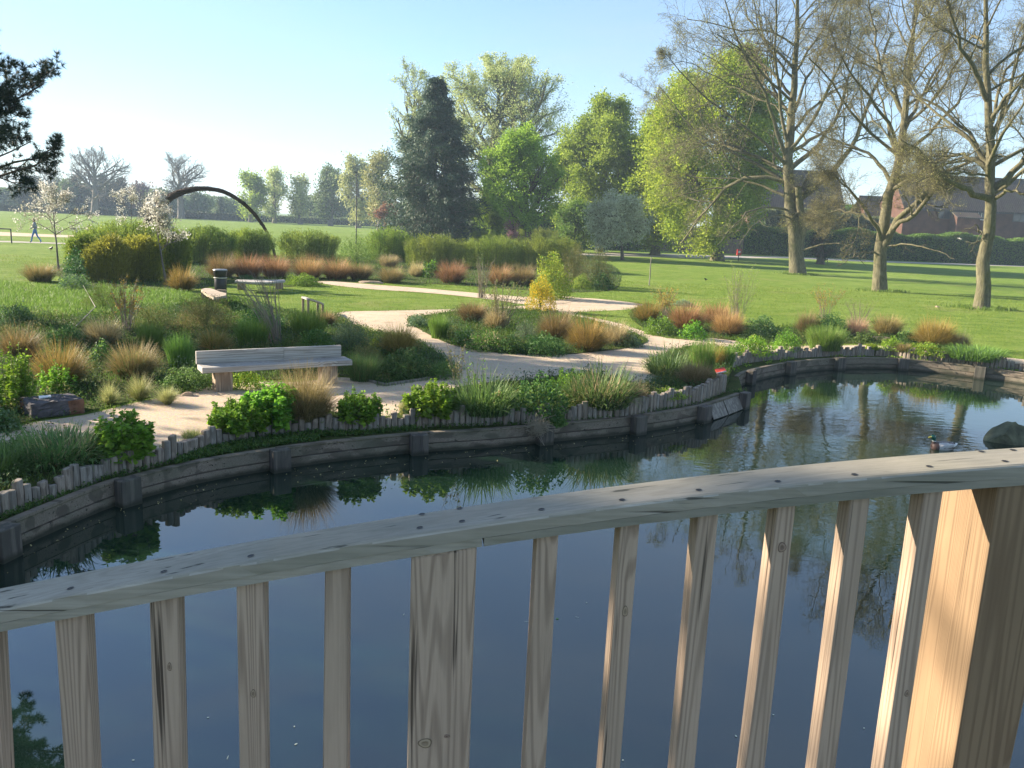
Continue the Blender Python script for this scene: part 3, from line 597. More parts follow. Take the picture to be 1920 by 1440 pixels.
# timber knee rail on the lawn
kr = thing('knee_rail', 'small weathered timber step rail on the lawn edge, right of the benches', 'railing')
kp = [(568.5, 588), (578, 592), (596, 588), (605, 587)]; kt = [.47, .47, .33, .25]; tops = []
for (x, y), h in zip(kp, kt):
    p = P(x, y); g = Geo(); boxv(g, -.035, .035, -.04, .04, 0, h); o = link('rail_post', g.mesh('rail_post', M_BENCHZ), kr, p, .3); bevel(o, .006); tops.append(p+Vector((0, 0, h)))
for a, b in ((0, 1), (1, 2), (2, 3)):
    A, B = tops[a], tops[b]; dv = (B-A); g = Geo(); nn = Vector((-dv.y, dv.x, 0)).normalized()*.05; u = Vector((0, 0, .045))
    hexa(g, [A-nn, B-nn, B+nn, A+nn, A-nn+u, B-nn+u, B+nn+u, A+nn+u]); link('top_rail', g.mesh('top_rail', M_BENCHX), kr)
# litter bin
def lathe(prof, n=24):
    g = Geo(); a = np.arange(n)/n*2*np.pi; v = []
    for r, z in prof: v += [[r*math.cos(t), r*math.sin(t), z] for t in a]
    k = len(prof); q = [[l*n+i, l*n+(i+1) % n, (l+1)*n+(i+1) % n, (l+1)*n+i] for l in range(k-1) for i in range(n)]; g.add(v, q=q); return g
bp = P(414, 550); lb = thing('litter_bin', 'black round litter bin with a flared top and pale band, behind the short curved bench', 'bin', (bp.x, bp.y, G0))
link('bin_body', lathe([(.0, 0), (.20, 0), (.21, .02), (.21, .52), (.20, .55)]).mesh('bin_body', M_BLACK, True), lb)
link('bin_hood', lathe([(.17, .53), (.20, .56), (.245, .80), (.25, .83), (.20, .85), (.19, .80), (0, .78)]).mesh('bin_hood', M_BLACK, True), lb)
link('band', lathe([(.215, .545), (.232, .55), (.232, .575), (.215, .58)]).mesh('band', plain('pale_band', (.45, .42, .33), .5), True), lb)
link('lid_rim', lathe([(.252, .825), (.258, .84), (.23, .862), (0, .87)]).mesh('lid_rim', M_GREY, True), lb)
# red topped post on promontory
sp = P(1349, 716); st = thing('marker_post', 'small wooden post with a sloping red top beside the end of the stakes', 'sign', (sp.x, sp.y, G0))
mbox(st, 'post', plain('red_brown_wood', (.23, .10, .06), .7, .2), -.055, .055, -.04, .04, 0, .20)
o = mbox(st, 'red_cap', plain('red_paint', (.55, .06, .04), .5), -.10, .10, -.08, .08, -.012, .012); o.location = (0, 0, .235); o.rotation_euler = (R(18), R(-14), 0)
o = mbox(st, 'white_edge', M_WHITE, -.10, .10, -.012, .0, -.014, .014); o.location = (0, -.078, .21); o.rotation_euler = (R(18), R(-14), 0)
# wooden stake on lawn
q = P(1217, 535); o = link('lawn_stake', None); bpy.data.objects.remove(o)
g = Geo(); tubes(g, [[0, 0, -.1], [.01, 0, .5], [0, .01, 1.0], [.02, 0, 1.46]], [.03, .03, .028, .027], 8); tag(link('lawn_stake', g.mesh('lawn_stake', M_STAKE2, True), None, q), 'thin pale wooden stake standing alone on the lawn', 'stake')
# flat stones
def stone(label, px, w, d, h, seed, mat, rz=0, z=G0, cat='stone', sub=3, flat=.8, name='flat_stone'):
    rr = random.Random(seed); bm = bmesh.new(); bmesh.ops.create_icosphere(bm, subdivisions=sub, radius=1)
    pl = [(Vector((rr.gauss(0, 1), rr.gauss(0, 1), rr.gauss(0, 1))).normalized(), rr.uniform(.62, .9)) for _ in range(14)]
    for v in bm.verts:
        for n, dd_ in pl:
            e = v.co.dot(n)-dd_
            if e > 0: v.co -= n*e
        if v.co.z > flat: v.co.z = flat+(v.co.z-flat)*.2
        v.co += Vector([rr.gauss(0, .012)]*3)
    for v in bm.verts: v.co = Vector((v.co.x*w/2, v.co.y*d/2, v.co.z*h))
    me = bpy.data.meshes.new(name); bm.to_mesh(me); bm.free(); me.materials.append(mat); o = link(name, me, None, (px.x, px.y, z), rz); return tag(o, label, cat)
M_ROCK = plain('mossy_rock', (.17, .16, .11), .85, .3, sc=4, var=.6, bump=.8); M_SAND = plain('sandstone', (.36, .27, .19), .9, .2, sc=5, var=.3, bump=.5)
M_DROCK = plain('olive_rock', (.085, .09, .05), .8, .35, sc=5, var=.6, bump=.9)
stone('flat brown stone slab at the path edge in front of the reddish grasses', P(697, 531), 1.3, .5, .13, 3, M_SAND)
stone('pale flat stone slab on the far bank between two brown sedges', P(1655, 638), .85, .4, .14, 5, M_SAND)
stone('small pale stone on the lawn left of the right hand oak', P(1757, 576), .22, .15, .08, 8, M_SAND, sub=2, name='small_stone')
stone('pale pinkish rock lying on the soil behind the small leafy plant, left of the bench', P(352, 742), .26, .16, .1, 9, M_SAND, sub=2, name='small_stone')
rk = P(1900, 828, 0)
stone('large dark angular olive rock breaking the pond surface near the right edge', rk, 1.05, .6, .42, 14, M_DROCK, .1, -.03, 'rock', 4, 1.2, 'pond_rock')
# timber path edging of the left bed
be = thing('bed_edging', 'thin timber board edging the bed to the right of the bench', 'edging')
for a, b in (((722, 724), (850, 705)), ((660, 708), (722, 724)), ((850, 705), (866, 694))):
    A, B = P(*a), P(*b); dv = (B-A).normalized(); nn = Vector((-dv.y, dv.x, 0))*.012; u = Vector((0, 0, .05)); g = Geo(); hexa(g, [A-nn, B-nn, B+nn, A+nn, A-nn+u, B-nn+u, B+nn+u, A+nn+u]); link('board', g.mesh('board', M_STAKE2), be)

# ================================================================== WOVEN ARCH
AD = 48.
ap = [(256, 500, 47), (262, 455, 47), (277, 415, 47.3), (294, 389, 47.5), (320, 368, 48), (350, 356, 48.5), (385, 352, 49), (420, 358, 50), (450, 375, 51), (475, 398, 52), (495, 425, 53), (508, 450, 53.5), (517, 476, 54)]
ctr = np.array([list(W(*a)) for a in ap]); ctr[0, 2] = G0-.1; ctr[-1, 2] = G0-.1
tt = np.linspace(0, len(ctr)-1, 60); cc = np.column_stack([np.interp(tt, np.arange(len(ctr)), ctr[:, k]) for k in range(3)])
for _ in range(6): cc[1:-1] = (cc[:-2]+cc[1:-1]*2+cc[2:])/4
arch = thing('woven_arch', 'tall dark woven willow arch tapering down to the right behind the bamboo hedges', 'arch')
for nm, N, sg in (('woven_rods', 150, 1.), ('loose_twigs', 60, 1.35)):
    g = Geo(); wd = np.interp(np.linspace(0, 1, 60), [0, .3, .55, .8, 1], [.28, .25, .14, .09, .07])
    ph = RNG.uniform(0, 6.28, N); rr = np.sqrt(RNG.uniform(.2, 1, N))*sg; k = RNG.uniform(.02, .16, N)*RNG.choice([-1, 1], N); a = ph[:, None]+k[:, None]*np.arange(60)[None]
    t = np.gradient(cc, axis=0); t = norm(t); n2 = norm(np.cross(t, [0.15, 1, 0])); n3 = np.cross(t, n2)
    Pt = cc[None]+(np.cos(a)*rr[:, None]*wd[None]*.62)[:, :, None]*n2[None]+(np.sin(a)*rr[:, None]*wd[None]*1.1)[:, :, None]*n3[None]
    Pt += RNG.normal(0, .012, Pt.shape)
    tubes(g, Pt, np.full((N, 60), .017 if sg == 1 else .008), 3, tint=RNG.uniform(0, 1, N)); link(nm, g.mesh(nm, leafmat('arch_willow', (.05, .032, .022), (.13, .09, .06), 0)), arch)

# ================================================================== DISTANT SMALL THINGS
lp_ = base_at(668, 88); lamp = thing('lamp_post', 'tall thin black lamp post in front of the hazy trees', 'lamp post', lp_)
hz = W(668, 324, 88).z-G0
link('pole', lathe([(.09, 0), (.09, .9), (.06, 1.0), (.05, hz)], 10).mesh('pole', M_BLACK, True), lamp)
mbox(lamp, 'lamp_head', M_BLACK, -.16, .16, -.45, .12, hz-.02, hz+.12, .03)
# ball frame at left
fr = thing('metal_frame', 'low black metal frame on the grass at the left edge of the photo', 'frame'); fb = P(22, 456); fh = .98
g = Geo(); tubes(g, [[fb.x, fb.y, G0], [fb.x, fb.y, G0+fh*.8], [fb.x, fb.y, G0+fh]], [.045, .045, .04], 8); link('upright', g.mesh('upright', M_BLACK, True), fr)
fb2 = Vector((fb.x-3.2, fb.y+.4, G0)); g = Geo(); tubes(g, [[fb2.x, fb2.y, G0], [fb2.x, fb2.y, G0+fh*.8], [fb2.x, fb2.y, G0+fh]], [.045, .045, .04], 8); link('upright', g.mesh('upright', M_BLACK, True), fr)
g = Geo(); tubes(g, [[fb2.x, fb2.y, G0+fh], [(fb2.x+fb.x)/2, fb.y+.2, G0+fh], [fb.x+.02, fb.y, G0+fh]], [.04, .04, .04], 8); link('crossbar', g.mesh('crossbar', M_BLACK, True), fr)
# dog waste bin
q = P(1384, 489); rb = thing('red_bin', 'small red litter box on a post by the dark hedge', 'bin', q)
MR = plain('red_enamel', (.5, .04, .03), .5); mbox(rb, 'box', MR, -.2, .2, -.15, .15, .55, 1.15); mbox(rb, 'post', M_BLACK, -.04, .04, -.04, .04, 0, .545); mbox(rb, 'notice', M_WHITE, -.11, .11, -.156, -.151, .78, .98, .001)
# white sign far
q = base_at(731, 120); ws = thing('white_sign', 'tiny white sign board far off left of the dark conifer', 'sign', q); mbox(ws, 'board', M_WHITE, -.4, .4, -.02, .02, 1.6, 2.2); mbox(ws, 'post', M_BLACK, -.04, .04, -.03, .03, 0, 1.59)
# low pavilion far away under the arch
q0, q1 = base_at(318, 235), base_at(383, 235); pv = thing('pavilion', 'long low dark pavilion with a teal roof far across the field, under the arch', 'building', (q0+q1)/2)
w_ = (q1-q0).length; zt3 = W(350, 397, 235).z-G0; mbox(pv, 'wall', plain('dark_boards', (.07, .08, .09), .8), -w_/2, w_/2, -2, 3, 0, zt3*.75); mbox(pv, 'roof', plain('teal_roof', (.10, .28, .28), .6), -w_/2-.5, w_/2+.5, -2.6, 3.4, zt3*.75+.01, zt3)
for k in range(5): mbox(pv, 'window', plain('dark_glass', (.02, .025, .03), .15), -w_/2+1+k*(w_-2)/5, -w_/2+1+k*(w_-2)/5+1.2, -2.05, -2.003, .9, 1.7, .001)

# ================================================================== SKINNED FIGURES
def skin(name, nodes, edges, mat, sub=1, parent=None):
    me = bpy.data.meshes.new(name); me.from_pydata([n[:3] for n in nodes], edges, []); o = link(name, me, parent)
    s = o.modifiers.new('skin', 'SKIN'); s.use_smooth_shade = True
    for v, n in zip(me.skin_vertices[0].data, nodes): v.radius = (n[3], n[4] if len(n) > 4 else n[3])
    me.skin_vertices[0].data[0].use_root = True
    b = o.modifiers.new('sub', 'SUBSURF'); b.levels = sub; b.render_levels = sub; me.materials.append(mat)
    dg = bpy.context.evaluated_depsgraph_get(); ev = o.evaluated_get(dg); m2 = bpy.data.meshes.new_from_object(ev); m2.materials.clear(); m2.materials.append(mat)
    o.modifiers.clear(); o.data = m2; 
    for p in m2.polygons: p.use_smooth = True
    return o
me_nodes = [(0, 0, .95, .14, .11), (0, 0, 1.15, .13, .10), (0, 0, 1.38, .17, .11), (0, 0, 1.50, .06), (0, -.02, 1.60, .09, .10), (0, -.02, 1.70, .085, .095), (0, -.01, 1.76, .05),
            (.16, 0, 1.40, .06), (.20, -.05, 1.14, .045), (.17, -.25, 1.00, .035), (.16, -.31, .97, .035), (-.16, 0, 1.40, .06), (-.21, .08, 1.14, .045), (-.19, -.05, .92, .035), (-.19, -.09, .86, .035),
            (.09, 0, .88, .09), (.10, -.16, .50, .06), (.10, -.26, .09, .045), (.10, -.38, .05, .04), (-.09, 0, .88, .09), (-.10, .10, .50, .06), (-.10, .34, .14, .045), (-.10, .26, .04, .04)]
me_edges = [(0, 1), (1, 2), (2, 3), (3, 4), (4, 5), (5, 6), (2, 7), (7, 8), (8, 9), (9, 10), (2, 11), (11, 12), (12, 13), (13, 14), (0, 15), (15, 16), (16, 17), (17, 18), (0, 19), (19, 20), (20, 21), (21, 22)]
pb = P(67, 455.5); per = thing('person', 'distant walker in grey top and blue jeans behind the left blossom tree', 'person', pb, R(-80))
MSK = plain('skin', (.5, .3, .22), .6); MJ = plain('blue_jeans', (.06, .16, .42), .8); MT = plain('grey_jacket', (.22, .24, .28), .8); MH = plain('brown_hair', (.06, .04, .03), .7)
bo = skin('body', me_nodes, me_edges, MSK, 2, per); bo.data.materials.append(MJ); bo.data.materials.append(MT); bo.data.materials.append(MH); bo.data.materials.append(M_BLACK)
for p in bo.data.polygons:
    c = p.center; p.material_index = 4 if c.z < .10 else 1 if (c.z < .97 and abs(c.x) < .17) else 2 if (c.z < 1.50 and not (c.z < 1.03 and c.y < -.2) and not (c.z < .93)) else 3 if (c.z > 1.69 or (c.z > 1.58 and c.y > .02)) else 0
# ---- mallard
dk = thing('mallard_duck', 'mallard drake with a green head swimming left on the rippled water', 'duck', (DUCK.x, DUCK.y, -.02), R(6))
MDG = plain('pale_grey_feathers', (.42, .41, .40), .6, sc=30, var=.15); MDB = plain('dark_brown_feathers', (.06, .035, .03), .6, sc=30); MDK = plain('black_feathers', (.02, .02, .025), .5); MDH = plain('green_head_feathers', (.0, .07, .045), .25, .6); MDW = plain('white_feathers', (.75, .75, .73), .6); MDY = plain('olive_yellow_bill', (.42, .38, .06), .4)
# stations along x (head at -x): x, zc, half-width, half-height
stn = [(-.205, .075, .02, .02), (-.195, .07, .055, .05), (-.165, .06, .08, .075), (-.11, .055, .10, .085), (-.04, .055, .11, .09), (.04, .06, .105, .085), (.11, .07, .085, .07), (.16, .09, .055, .045), (.20, .105, .03, .025), (.235, .118, .012, .010)]
def loft(name, stn, mats, pick, parent, n=20, axis='x', cap=True):
    g = Geo(); a = np.arange(n)/n*2*np.pi; v = []
    for s in stn:
        for t in a:
            y, z = s[2]*math.cos(t), s[3]*math.sin(t)
            v.append([s[0], y, s[1]+z] if axis == 'x' else [s[0]+z, y, s[1]])
    k = len(stn); g.add(v, q=[[l*n+i, (l+1)*n+i, (l+1)*n+(i+1) % n, l*n+(i+1) % n] for l in range(k-1) for i in range(n)])
    me = g.mesh(name, mats, True)
    for p in me.polygons: p.material_index = pick(p.center)
    return link(name, me, parent)
def dense(st, m=4):
    st = np.array(st); t = np.linspace(0, len(st)-1, (len(st)-1)*m+1); r = np.column_stack([np.interp(t, np.arange(len(st)), st[:, k]) for k in range(4)])
    for _ in range(3): r[1:-1] = (r[:-2]+2*r[1:-1]+r[2:])/4
    return r
def pick(c):
    if c.x < -.125: return 1
    if c.x > .19: return 4
    if c.x > .155: return 2
    if c.z > .118 and abs(c.y) < .045: return 1
    if c.z > .095 and c.x > .02 and abs(c.y) > .06: return 4 if c.z > .108 else 0
    if c.z > .055 and c.z < .07 and c.x > -.05: return 1
    return 0
db = loft('body', dense(stn), [MDG, MDB, MDK, MDH, MDW], pick, dk)
neck = [(-.150, .06, .045, .05), (-.165, .11, .038, .042), (-.175, .150, .030, .033), (-.178, .168, .029, .031), (-.182, .19, .032, .036), (-.192, .215, .036, .043), (-.198, .237, .034, .042), (-.198, .255, .022, .028), (-.198, .262, .006, .008)]
loft('neck_and_head', dense(neck), [MDB, MDW, MDH], lambda c: 0 if c.z < .153 else 1 if c.z < .166 else 2, dk, axis='z')
g = Geo(); tubes(g, [[-.225, 0, .228], [-.25, 0, .222], [-.275, 0, .214], [-.288, 0, .212]], [.014, .013, .012, .004], 8); o = link('bill', g.mesh('bill', MDY, True), dk); o.scale = (1, 1.2, 1)
for s in (-1, 1):
    g = lathe([(0, -.004), (.004, -.002), (.004, .002), (0, .004)], 8); link('eye', g.mesh('eye', M_BLACK, True), dk, (-.212, s*.034, .238))
    g = Geo(); st2 = dense([(-.10, .075, .006, .02), (-.05, .085, .014, .045), (.05, .09, .014, .042), (.13, .10, .010, .025), (.20, .118, .004, .008)], 3)
    wv_ = []; nn_ = 10; a = np.arange(nn_)/nn_*2*np.pi
    for x_, z_, hw, hh in st2:
        yc = s*(.098*math.sqrt(max(0, 1-((x_)/.24)**2)))
        wv_ += [[x_, yc+hw*math.cos(t), z_+hh*math.sin(t)] for t in a]
    k = len(st2); g.add(wv_, q=[[l*nn_+i, (l+1)*nn_+i, (l+1)*nn_+(i+1) % nn_, l*nn_+(i+1) % nn_] for l in range(k-1) for i in range(nn_)]); me = g.mesh('wing', [MDG, MDB, MDW], True)
    for p in me.polygons: p.material_index = 1 if p.center.z < .07 else (2 if p.center.x > .13 else 0)
    link('wing', me, dk)
# ---- small birds on the grass
def bird(label, q, s, mat, rz):
    o = loft('bird', dense([(-.16, .20, .01, .01), (-.12, .20, .035, .035), (-.08, .17, .04, .045), (-.02, .14, .065, .06), (.06, .13, .055, .05), (.12, .12, .03, .02), (.22, .10, .02, .008)], 3), [mat], lambda c: 0, None)
    g = Geo(); [tubes(g, [[0, y, .0], [.0, y, .05], [.0, y, .12]], [.008]*3, 5) for y in (-.03, .03)]; l = link('legs', g.mesh('legs', mat), o)
    o.location = q; o.rotation_euler = (0, 0, rz); o.scale = (s,)*3; return tag(o, label, 'bird')
bird('small black crow on the grass beside the left blossom tree trunk', P(96, 471), 1.3, MDK, 2.6)
bird('tiny dark bird on the lawn left of the first bare oak', P(1323, 527), .8, MDK, .6)
# ---- debris on the water
M_PET = plain('pale_petal', (.65, .66, .5), .6); rr = random.Random(4); 
for k, (x, y) in enumerate([(757, 1152), (1045, 1160), (1082, 1157), (988, 1165), (250, 1425), (427, 1420), (1168, 1425), (1380, 1380), (552, 1362), (1010, 1125), (1100, 1130), (640, 1310), (1620, 1365), (1450, 1340), (390, 1345), (555, 1395)]):
    q = P(x, y, .004); n = 5; a0 = rr.uniform(0, 6); ln, wd_ = rr.choice([(.022, .002), (.012, .006), (.008, .005), (.03, .0015)]) if k != 1 else (.014, .012)
    v = [[ln*math.cos(t), wd_*math.sin(t), 0] for t in np.arange(8)/8*2*np.pi]+[[0, 0, .0015]]
    g = Geo(); g.add(v, t=[[i, (i+1) % 8, 8] for i in range(8)]); o = link('floating_leaf', g.mesh('floating_leaf', M_PET if k != 1 else plain('green_leaf', (.12, .25, .05), .5)), None, q, a0)
    tag(o, ['pale scrap floating just left of the wide left post, near its top', 'bright green leaf floating right of the baluster next to the wide post', 'pale scrap floating right beside the bright green leaf', 'pale scrap floating between the wide post and the next baluster', 'pale scrap at the bottom of the photo below the second full baluster gap', 'pale scrap at the bottom of the photo right of the third baluster', 'pale scrap low down between the two balusters right of the wide post', 'pale scrap low in the gap left of the knotted baluster', 'pale scrap low between the fourth baluster and the one before it', 'thin pale scrap above the green leaf', 'small pale scrap floating up and right of the green leaf', 'pale scrap midway down beside the fourth baluster', 'pale scrap low in the gap before the last baluster', 'pale scrap right of the knotted baluster near the bottom', 'pale scrap low between the second and third full balusters', 'pale scrap lowest in the gap before the fourth baluster'][k], 'leaf', 'specks floating on the water')
# ================================================================== TREE GENERATOR
def ell_exit(p, d, c, r):
    """distance along d from p to the ellipsoid surface (c, r)"""
    q = (p-c)/r; e = d/r; A = (e*e).sum(-1); B = (q*e).sum(-1); Cc = (q*q).sum(-1)-1
    disc = np.maximum(B*B-A*Cc, 0); return np.maximum((-B+np.sqrt(disc))/A, 0)
def children(Pt, Rd, M, t0, t1, ang, lf, K, wob, up, env, rf=.55, rng=RNG, minr=.006, lmin=.25, tipw=0., reach=None):
    """grow M children on every parent polyline (N,K,3) -> (N*M,K2,3)"""
    N, Kp, _ = Pt.shape
    t = (np.arange(M)[None]+rng.uniform(0, 1, (N, M)))/M; t = t0+(t1-t0)*t**(1-tipw)
    f = t*(Kp-1); i = np.minimum(f.astype(int), Kp-2); w = (f-i)[..., None]; n = np.arange(N)[:, None]
    a = Pt[n, i]; b = Pt[n, i+1]; p = (a*(1-w)+b*w).reshape(-1, 3); tg = norm(b-a).reshape(-1, 3)
    r = (Rd[n, i]*(1-w[..., 0])+Rd[n, i+1]*w[..., 0]).ravel(); plen = np.linalg.norm(np.diff(Pt, axis=1), axis=2).sum(1)
    L0 = np.repeat(plen, M)
    q = norm(np.cross(tg, rng.normal(size=tg.shape))); an = rng.uniform(ang[0], ang[1], len(p))
    if reach is not None: an = an+(1-t.ravel())**1.5*.55
    d = norm(tg*np.cos(an)[:, None]+q*np.sin(an)[:, None]+np.array([0, 0, up*.5]))
    Ln = L0*rng.uniform(lf[0], lf[1], len(p))*(1.05-.55*t.ravel())
    if env is not None:
        ex = ell_exit(p, d, env[0], env[1]); Ln = np.minimum(Ln, ex*rng.uniform(.85, 1.12, len(p)))
    if reach is not None: Ln = ex*rng.uniform(reach, 1.0, len(p))
    Ln = np.maximum(Ln, lmin)
    st = Ln[:, None]/(K-1); pts = [p]; cd_ = d
    for k in range(K-1):
        cd_ = norm(cd_+rng.normal(0, wob, cd_.shape)+np.array([0, 0, up*.35/K*2])); pts.append(pts[-1]+cd_*st)
    P2 = np.stack(pts, 1); r0 = np.maximum(np.minimum(r*rf, Ln*.035+minr), minr)
    R2 = r0[:, None]*np.linspace(1, .35, K)[None]; R2 = np.maximum(R2, minr*.8); return P2, R2
def polyr(pts, K):
    a = np.array(pts, float); s = np.concatenate([[0], np.cumsum(np.linalg.norm(np.diff(a[:, :3], axis=0), axis=1))]); t = np.linspace(0, s[-1], K)
    return np.column_stack([np.interp(t, s, a[:, k]) for k in range(a.shape[1])])
def scatter_on(Pt, n, jit, rng=RNG, tmin=.15, tw=1.):
    N, K, _ = Pt.shape; j = rng.integers(0, N, n); f = (tmin+(1-tmin)*rng.uniform(0, 1, n)**tw)*(K-1); i = np.minimum(f.astype(int), K-2); w = (f-i)[:, None]
    return Pt[j, i]*(1-w)+Pt[j, i+1]*w+rng.normal(0, 1, (n, 3))*jit, norm(Pt[j, i+1]-Pt[j, i]), j
def clumptint(C, s, rng):
    """light and dark leaf sprays: smooth random value by cell"""
    k = rng.uniform(0, 6.28, 6); return .5+.25*(np.sin(C[:, 0]/s+k[0]+np.sin(C[:, 1]/s*1.3+k[3]))+np.sin(C[:, 1]/s*1.1+k[1])*np.sin(C[:, 2]/s*1.4+k[2]))
def broadleaf(name, label, base, H, crown, leafm, bark, seed, trunk_r=.35, limbs=14, m2=7, m3=6, m4=0, nleaf=30000, lsize=.22, asp=.7, start=.22, lup=.35, wob=.16, jit=.25, group=None, cat='tree', ang=(.5, 1.15), minr=.012, K0=14, lean=(0, 0), own=None, top=.82, ltw=1., dirs=False, budw=1., fill=0.):
    rng = np.random.default_rng(seed); c = np.array(crown[0]); r = np.array(crown[1]); env = (c, r); b = np.array(list(base))
    root = thing(name, label, cat, tuple(b), group=group)
    tp = np.array([c[0], c[1], b[2]+H*top]); t = np.linspace(0, 1, K0)[:, None]
    tr = b*(1-t)+tp*t; tr[:, :2] += (np.sin(t*3.1)*np.array([lean]))+np.cumsum(rng.normal(0, .05, (K0, 2)), 0)*t*H/14; rr = trunk_r*np.clip(1.25-t[:, 0]*1.15, .08, 9); rr[0] *= 1.25
    tr[0, 2] -= .15
    g = Geo(); tubes(g, tr, rr, 10)
    lim = [children(tr[None], rr[None], limbs, start, 1., ang, (.55, .8), 9, wob*.7, lup, env, .62, rng, minr*1.5, reach=.6)]
    if own: 
        for ow_, orr in own:
            q = polyr(ow_, 9); lim.append((q[None], np.linspace(orr, orr*.25, 9)[None])); 
    L1 = np.concatenate([x[0] for x in lim]); R1 = np.concatenate([x[1] for x in lim])
    # longer limbs reach to the crown surface
    L2, R2 = children(L1, R1, m2, .22, 1., (.4, 1.0), (.45, .75), 7, wob, lup*.7, env, .6, rng, minr)
    L3, R3 = children(L2, R2, m3, .15, 1., (.35, 1.0), (.4, .7), 5, wob, lup*.4, env, .6, rng, minr*.8)
    tubes(g, L1, R1, 6); tubes(g, L2, R2, 4); tubes(g, L3, R3, 3); last = L3
    if m4:
        L4, R4 = children(L3, R3, m4, .15, 1., (.35, 1.1), (.4, .8), 4, wob*1.3, lup*.3, None, .6, rng, minr*.6, lmin=.3); tubes(g, L4, R4, 3); last = L4
    # everything local to base
    for k in range(len(g.V)): g.V[k] = g.V[k]-b
    link('trunk', g.mesh('trunk', bark, True), root)
    if nleaf:
        C, dr, j = scatter_on(last, nleaf, jit, rng, .1, ltw); g = Geo(); ti = np.clip(clumptint(C, r.mean()*.16, rng)+rng.normal(0, .22, len(C)), 0, 1)
        leaves(g, C-b, lsize, asp, ti, rng=rng, dirs=dr if dirs else None)
        if fill:
            nc = 230; cc = norm(rng.normal(size=(nc, 3)))*rng.uniform(.15, 1, (nc, 1))**.4*.86*r+c; nl = int(nleaf*fill); j = rng.integers(0, nc, nl); u = norm(rng.normal(size=(nl, 3)))*rng.uniform(0, 1, (nl, 1))**.5
            Cf = cc[j]+u*r*np.array([.24, .24, .13])*rng.uniform(.35, 1.4, nc)[j][:, None]; Cf = Cf[Cf[:, 2] > b[2]+.3]; leaves(g, Cf-b, lsize, asp, np.clip(clumptint(Cf, r.mean()*.16, rng)+rng.normal(0, .22, len(Cf)), 0, 1), rng=rng)
        link('crown', g.mesh('crown', leafm), root)
    return root
def crown_px(xl, xr, yt, yb, D, fill=.85):
    """ellipsoid through photo bounds at distance D"""
    m_ = W((xl+xr)/2, (yt+yb)/2, D); rx = (xr-xl)/2/F*D; rz = (yb-yt)/2/F*D
    return (m_.x, D, m_.z), (rx, rx*fill, rz)
def tree_px(name, label, bx, D, box, leafm, bark, seed, tr=.3, **kw):
    c, r = crown_px(*box, D); b = base_at(bx, D); H = c[2]+r[2]-b.z; return broadleaf(name, label, b, H, (c, r), leafm, bark, seed, tr, **kw)

LG_SPRING = leafmat('leaf_spring_green', (.17, .27, .025), (.36, .48, .07), .55); LG_LIME = leafmat('leaf_lime', (.19, .31, .02), (.44, .54, .06), .58)
LG_MID = leafmat('leaf_mid_green', (.075, .15, .018), (.18, .30, .05), .45); LG_PALE = leafmat('leaf_pale', (.30, .34, .11), (.52, .56, .24), .4)
LG_OLIVE = leafmat('leaf_bud_olive', (.24, .235, .07), (.46, .44, .17), .3); LG_DARK = leafmat('leaf_dark', (.02, .045, .015), (.05, .09, .025), .25)
LG_SILVER = leafmat('leaf_silver', (.30, .33, .20), (.66, .68, .50), .3); LG_PINE = leafmat('needle_blue_green', (.035, .075, .048), (.11, .175, .11), .2)
LG_PINE2 = leafmat('needle_dark', (.012, .028, .012), (.035, .06, .022), .15); LG_PINK = leafmat('blossom_pink', (.5, .25, .3), (.7, .45, .5), .4)
LG_BLOS = leafmat('blossom_white', (.34, .33, .22), (.84, .82, .76), .4); LG_RUST = leafmat('leaf_rust', (.22, .11, .06), (.35, .2, .1), .4); LG_TWIGPINK = leafmat('twig_pinkish', (.2, .14, .12), (.3, .22, .2), .2)

